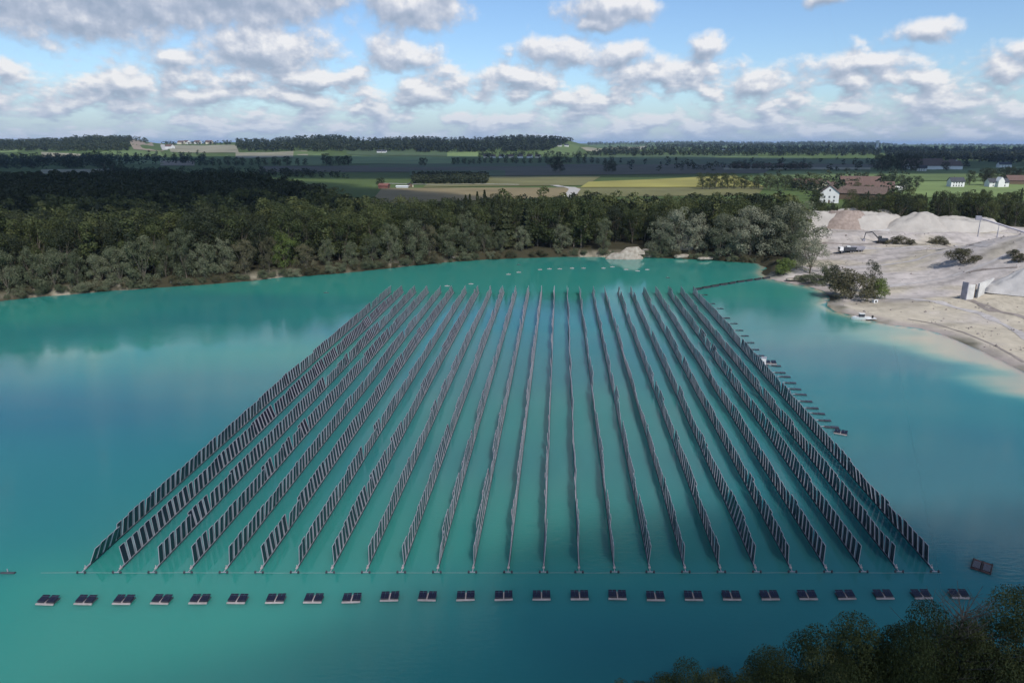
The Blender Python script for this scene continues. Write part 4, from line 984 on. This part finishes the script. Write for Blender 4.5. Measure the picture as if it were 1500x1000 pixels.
house('barn', 1395, 245, -10, 22, 30, 6, 8, W, RRf, 'white gabled barn closing the right end of the very long barn', 'barn', wins=0, chim=False)
house('house', 1350, 251, 60, 11, 13, 5, 4, W, DR, 'small white house before the left end of the long barn', wins=2)
house('house', 1470, 246, 80, 14, 20, 6, 4, W, DR, 'white house at the wood edge on the far right', wins=2)
for k, (u, v, rz) in enumerate([(1078,247,70),(1092,247,85),(1108,247,60),(1124,246,80),(1142,246,95),(1160,247,75),(1176,246,88)]):
    house('farmhouse', u, v, rz, 9, 12, 3.5, 4.5, WW, BR if k % 2 else RRf, f'brown-roofed house of the hamlet beyond the yellow field, {ORD(k+1)} from the left', 'house', wins=0, chim=False)
for k, (u, v, rz) in enumerate([(266,211.5,80),(274,211,60),(282,210.5,85),(290,211,75),(307,211,80),(249,218,70)]):
    house('farmhouse', u, v, rz, 20, 32, 9, 8, W if k % 2 else CW, RRf, f'house of the hamlet on the left crest, {ORD(k+1)} from the left', 'house', wins=0, chim=False)
for k, (u, v) in enumerate([(556,224),(563,224),(692,216),(820,215),(830,215),(1060,220),(1068,221),(1470,224)]):
    house('farmhouse', u, v, 80, 11, 16, 5, 5, W, DR, f'tiny white farmhouse far off near the woods, {ORD(k+1)} from the left', 'house', wins=0, chim=False)
for k, u in enumerate([712, 722, 735, 748, 762, 776, 788]):
    house('farmhouse', u, 231.5, random.uniform(60, 110), 11, 15, 5, 4.5, W if k % 3 else CW, RRf if k % 2 else BR, f'small village house under the middle hill, {ORD(k+1)} from the left', 'house', wins=0, chim=False)
e = house('timber_shed', 563, 276, 80, 7, 9, 2.8, 1.8, M['orange'], M['orange'], 'orange-red shed by the brown field', 'shed', wins=0, chim=False)
house('shed', 590, 275, 85, 4, 12, 1.3, .6, M['frame_white'], M['frame_white'], 'low white shed right of the orange-red shed', 'shed', wins=0, chim=False)
house('shed', 601, 274, 20, 5, 6, 2.6, 1.2, CW, DR, 'small pale hut at the right of the low white shed', 'shed', wins=0, chim=False)
# water tower
x, y, z = G(1284, 221); e = tag(empty('water_tower', (x, y, z)), 'white water tower standing above the right skyline', 'water tower')
dk = math.hypot(x, y)/1000; hgt = 12*dk
mb = MB(); mb.tube((0,0,-5),(0,0,hgt*.75),1.7*dk,1.5*dk,16); mb.build('shaft', W, e)
mb = MB(); mb.tube((0,0,hgt*.75),(0,0,hgt*.82),1.5*dk,2.3*dk,16); mb.tube((0,0,hgt*.82),(0,0,hgt),2.3*dk,2.3*dk,16); mb.build('tank', W, e)
mb = MB(); mb.tube((0,0,hgt),(0,0,hgt*1.04),2.4*dk,.4*dk,16); mb.build('roof', DR, e)

# ------------------------------------------------------------------ light, sky, clouds, haze
SUN_EL = 46.0; SUN_AZ = math.degrees(math.atan2(.38, -.925))
sd3 = Vector((math.sin(R(SUN_AZ))*math.cos(R(SUN_EL)), math.cos(R(SUN_AZ))*math.cos(R(SUN_EL)), math.sin(R(SUN_EL))))
ld = bpy.data.lights.new('sun', 'SUN'); ld.energy = 3.8; ld.angle = R(.53); ld.color = (1, .955, .89)
lo = bpy.data.objects.new('sun', ld); COL.objects.link(lo); lo.rotation_euler = sd3.to_track_quat('Z', 'Y').to_euler(); lo.location = (0, 0, 300)

def cloud_body(loc, rx, ry, rzz, dens, label, seed):
    import bmesh
    bm = bmesh.new(); bmesh.ops.create_icosphere(bm, subdivisions=5, radius=1)
    for w in bm.verts:
        c = np.array(w.co)
        f = 1 + 1.1*(float(fbm(np.array([c[0]*1.7+seed]), np.array([c[1]*1.7+seed*3]), 5)[0])-.5)
        w.co = Vector((c[0]*rx*f, c[1]*ry*f, c[2]*rzz*(1.1 if c[2] > 0 else .7)*(.7+.6*f)))
    me = bpy.data.meshes.new('cloud'); bm.to_mesh(me); bm.free()
    m = bpy.data.materials.new('cloud_vapour'); m.use_nodes = True; nt = m.node_tree; nt.nodes.clear()
    o = N(nt, 'ShaderNodeOutputMaterial'); v = N(nt, 'ShaderNodeVolumePrincipled'); v.inputs['Density'].default_value = dens; v.inputs['Color'].default_value = (.95,.96,1,1)
    nt.links.new(v.outputs[0], o.inputs['Volume']); me.materials.append(m)
    tag(link('cloud', me, None, loc), label, 'cloud', kind='stuff')
def over(x, y, h):
    k = h/sd3.z; return (x + sd3.x*k, y + sd3.y*k, h)
cloud_body(over(-500, 560, 900), 460, 310, 60, .022, 'broad grey cloud whose shadow lies on the left forest', 1)
cloud_body(over(-550, 1480, 1500), 2250, 640, 90, .024, 'wide cloud bank shading the ploughed fields', 2)
cloud_body(over(70, 34, 420), 105, 36, 26, .026, 'low cloud behind the viewer shading the near bank', 3)
cloud_body(over(2300, 3300, 1900), 1500, 900, 90, .02, 'cloud shading the far woods at the right', 4)

HAZE = 4.2e-5
mb = MB(); mb.box(-46000, 46000, -46000, 200000, -12, 150)
hm = bpy.data.materials.new('haze_air'); hm.use_nodes = True; nt = hm.node_tree; nt.nodes.clear()
o = N(nt, 'ShaderNodeOutputMaterial'); v = N(nt, 'ShaderNodeVolumePrincipled'); v.inputs['Density'].default_value = HAZE; v.inputs['Color'].default_value = (.55,.74,1,1)
nt.links.new(v.outputs[0], o.inputs['Volume']); tag(mb.build('haze', hm), kind='stuff')

w = bpy.data.worlds.new('World'); sc.world = w; w.use_nodes = True; nt = w.node_tree; nt.nodes.clear(); L = nt.links
out = N(nt, 'ShaderNodeOutputWorld')
sky = N(nt, 'ShaderNodeTexSky', sky_type='NISHITA'); sky.sun_disc = False; sky.sun_elevation = R(SUN_EL); sky.sun_rotation = R(SUN_AZ); sky.air_density = 1.0; sky.dust_density = .6; sky.ozone_density = 2.5
bg = N(nt, 'ShaderNodeBackground'); bg.inputs['Strength'].default_value = .13; tint = N(nt, 'ShaderNodeMix', data_type='RGBA', blend_type='MULTIPLY'); tint.inputs[0].default_value = 1; tint.inputs[7].default_value = (.82,.94,1.08,1); L.new(sky.outputs[0], tint.inputs[6]); L.new(tint.outputs[2], bg.inputs['Color'])
# cloud field
gt = bpy.data.node_groups.new('cloud_density', 'ShaderNodeTree'); gl = gt.links
gt.interface.new_socket('Vector', in_out='INPUT', socket_type='NodeSocketVector'); gt.interface.new_socket('Density', in_out='OUTPUT', socket_type='NodeSocketFloat')
gi = N(gt, 'NodeGroupInput'); go = N(gt, 'NodeGroupOutput')
def mth(op, a, b_=None, c=None, t=gt, clamp=False):
    n = N(t, 'ShaderNodeMath', operation=op); n.use_clamp = clamp
    for i, q in enumerate((a, b_, c)):
        if q is None: continue
        if isinstance(q, (int, float)): n.inputs[i].default_value = q
        else: t.links.new(q, n.inputs[i])
    return n.outputs[0]
sx = N(gt, 'ShaderNodeSeparateXYZ'); gl.new(gi.outputs[0], sx.inputs[0])
AZ, EL = sx.outputs['X'], sx.outputs['Y']
den = mth('ADD', mth('MAXIMUM', EL, 0.0), .055)
cu = mth('MULTIPLY', AZ, 7.5); cv = mth('MULTIPLY', mth('LOGARITHM', den, math.e), 1.75)
cc = N(gt, 'ShaderNodeCombineXYZ'); gl.new(cu, cc.inputs[0]); gl.new(cv, cc.inputs[1])
n_fine = N(gt, 'ShaderNodeTexNoise'); n_fine.inputs['Scale'].default_value = 3.9; n_fine.inputs['Detail'].default_value = 7; n_fine.inputs['Roughness'].default_value = .56; gl.new(cc.outputs[0], n_fine.inputs['Vector'])
n_mid = N(gt, 'ShaderNodeTexNoise'); n_mid.inputs['Scale'].default_value = 1.9; n_mid.inputs['Detail'].default_value = 3; gl.new(cc.outputs[0], n_mid.inputs['Vector'])
# warped direction for the large clouds
wn = N(gt, 'ShaderNodeTexNoise'); wn.inputs['Scale'].default_value = 9; wn.inputs['Detail'].default_value = 3; gl.new(gi.outputs[0], wn.inputs['Vector'])
ws = N(gt, 'ShaderNodeVectorMath', operation='MULTIPLY_ADD'); gl.new(wn.outputs['Color'], ws.inputs[0]); ws.inputs[1].default_value = (.085,.045,0); gl.new(gi.outputs[0], ws.inputs[2])
wsub = N(gt, 'ShaderNodeVectorMath', operation='SUBTRACT'); gl.new(ws.outputs[0], wsub.inputs[0]); wsub.inputs[1].default_value = (.0425,.0225,0)
BL = [(50,25,190,52,1.35),(235,36,120,42,1.3),(330,18,170,36,1.4),(440,8,100,28,1.2),(185,66,52,20,.9),(410,92,80,32,1),(300,110,60,18,.7),(612,42,66,34,.9),(650,18,36,26,.8),(590,100,66,22,.85),(630,140,52,24,.9),
      (888,36,62,26,.95),(865,55,34,16,.8),(1185,40,44,15,.75),(1218,12,16,30,.7),(1030,85,26,17,.95),(1310,82,50,18,.8),(1240,118,100,18,.8),(1490,62,36,22,.9),(820,95,70,22,.9),(905,100,50,20,.85),(1105,132,55,18,.9),(1225,168,40,14,.9),
      (235,140,56,22,.85),(340,150,120,16,.75),(440,148,60,18,.85),(760,125,60,20,.85),(960,120,110,26,.75),(1450,108,46,16,.85),(1380,165,50,12,.8),(1440,175,50,12,.8),(850,150,90,18,.8)]
acc = None
for (u, v, ru, rv, s) in BL:
    a0 = (u-U0)/F; e0_ = (210-v)/F
    q = N(gt, 'ShaderNodeVectorMath', operation='SUBTRACT'); gl.new(wsub.outputs[0], q.inputs[0]); q.inputs[1].default_value = (a0, e0_, 0)
    q2 = N(gt, 'ShaderNodeVectorMath', operation='MULTIPLY'); gl.new(q.outputs[0], q2.inputs[0]); q2.inputs[1].default_value = (F/ru*.8, F/rv*.8, 0)
    ln = N(gt, 'ShaderNodeVectorMath', operation='LENGTH'); gl.new(q2.outputs[0], ln.inputs[0])
    r_ = mth('SUBTRACT', s, ln.outputs['Value']); acc = r_ if acc is None else mth('SMOOTH_MAX', acc, r_, .25)
# clouds high above the picture, mirrored in the lake
for (a0, e0_, ra, re, s) in [(0.0,.43,.28,.11,1.3),(-.46,.30,.30,.06,.8),(.40,.25,.24,.05,1.15),(-.55,.62,.45,.13,1.1),(-.1,.30,.22,.04,.6),(.62,.42,.3,.08,1.0)]:
    q = N(gt, 'ShaderNodeVectorMath', operation='SUBTRACT'); gl.new(wsub.outputs[0], q.inputs[0]); q.inputs[1].default_value = (a0, e0_, 0)
    q2 = N(gt, 'ShaderNodeVectorMath', operation='MULTIPLY'); gl.new(q.outputs[0], q2.inputs[0]); q2.inputs[1].default_value = (1/ra, 1/re, 0)
    ln = N(gt, 'ShaderNodeVectorMath', operation='LENGTH'); gl.new(q2.outputs[0], ln.inputs[0])
    acc = mth('SMOOTH_MAX', acc, mth('SUBTRACT', s, ln.outputs['Value']), .35)
acc = mth('MAXIMUM', acc, -.6)
bigd = mth('ADD', mth('MULTIPLY', acc, .75), mth('MULTIPLY', mth('SUBTRACT', n_fine.outputs['Fac'], .5), 1.0))
band = N(gt, 'ShaderNodeMapRange'); band.inputs['From Min'].default_value = .075; band.inputs['From Max'].default_value = .135; band.inputs['To Min'].default_value = .17; band.inputs['To Max'].default_value = -.40; gl.new(EL, band.inputs['Value'])
small = mth('ADD', mth('ADD', mth('MULTIPLY', mth('SUBTRACT', n_mid.outputs['Fac'], .5), 1.9), mth('MULTIPLY', mth('SUBTRACT', n_fine.outputs['Fac'], .5), 1.0)), band.outputs[0])
gl.new(mth('MAXIMUM', bigd, small), go.inputs[0])

tc = N(nt, 'ShaderNodeTexCoord'); sp = N(nt, 'ShaderNodeSeparateXYZ'); L.new(tc.outputs['Generated'], sp.inputs[0])
azn = mth('ARCTAN2', sp.outputs['X'], sp.outputs['Y'], t=nt); eln = mth('ARCSINE', sp.outputs['Z'], t=nt)
tan_az = mth('MINIMUM', mth('MAXIMUM', mth('TANGENT', mth('MULTIPLY', azn, .5, t=nt), t=nt), -3.0, t=nt), 3.0, t=nt)
tan_az = mth('MULTIPLY', tan_az, 2.12, t=nt)
vv = N(nt, 'ShaderNodeCombineXYZ'); L.new(tan_az, vv.inputs[0]); L.new(eln, vv.inputs[1])
def grp(vec):
    g = nt.nodes.new('ShaderNodeGroup'); g.node_tree = gt; L.new(vec, g.inputs[0]); return g.outputs[0]
D0 = grp(vv.outputs[0])
sh_ = N(nt, 'ShaderNodeVectorMath', operation='ADD'); L.new(vv.outputs[0], sh_.inputs[0]); sh_.inputs[1].default_value = (.006, .010, 0)
D1 = grp(sh_.outputs[0])
alpha = N(nt, 'ShaderNodeMapRange', interpolation_type='SMOOTHSTEP'); alpha.inputs['From Min'].default_value = -.10; alpha.inputs['From Max'].default_value = .32; L.new(D0, alpha.inputs['Value'])
lit = mth('MULTIPLY_ADD', mth('SUBTRACT', D0, D1, t=nt), 1.8, .57, t=nt)
thick = mth('MULTIPLY', mth('MAXIMUM', mth('SUBTRACT', D0, .25, t=nt), 0.0, t=nt), -.19, t=nt)
lit = mth('ADD', lit, thick, t=nt)
cr = N(nt, 'ShaderNodeValToRGB'); e = cr.color_ramp.elements
e[0].position = .05; e[0].color = (.34,.41,.53,1); e[1].position = 1.0; e[1].color = (.90,.89,.90,1)
k = e.new(.40); k.color = (.46,.515,.63,1); k = e.new(.68); k.color = (.64,.67,.75,1)
L.new(lit, cr.inputs['Fac'])
bgc = N(nt, 'ShaderNodeBackground'); L.new(cr.outputs['Color'], bgc.inputs['Color'])
mixc = N(nt, 'ShaderNodeMixShader'); L.new(mth('MULTIPLY', alpha.outputs[0], .93, t=nt), mixc.inputs[0]); L.new(bg.outputs[0], mixc.inputs[1]); L.new(bgc.outputs[0], mixc.inputs[2])
# pale air low over the horizon
hzr = N(nt, 'ShaderNodeMapRange', interpolation_type='SMOOTHSTEP'); hzr.inputs['From Min'].default_value = .075; hzr.inputs['From Max'].default_value = -.01; hzr.inputs['To Min'].default_value = 0; hzr.inputs['To Max'].default_value = .62; L.new(eln, hzr.inputs['Value'])
bgh = N(nt, 'ShaderNodeBackground'); bgh.inputs['Color'].default_value = (.40,.53,.74,1)
mixh = N(nt, 'ShaderNodeMixShader'); L.new(hzr.outputs[0], mixh.inputs[0]); L.new(mixc.outputs[0], mixh.inputs[1]); L.new(bgh.outputs[0], mixh.inputs[2])
L.new(mixh.outputs[0], out.inputs['Surface'])
w.cycles.sampling_method = 'MANUAL'; w.cycles.sample_map_resolution = 512

sc.view_settings.view_transform = 'Standard'; sc.view_settings.look = 'None'; sc.view_settings.exposure = 0; sc.view_settings.gamma = 1
c = sc.cycles; c.use_denoising = True; c.max_bounces = 5; c.diffuse_bounces = 2; c.glossy_bounces = 3; c.transmission_bounces = 3; c.transparent_max_bounces = 8; c.volume_bounces = 0
c.sample_clamp_indirect = 4; c.caustics_reflective = False; c.caustics_refractive = False
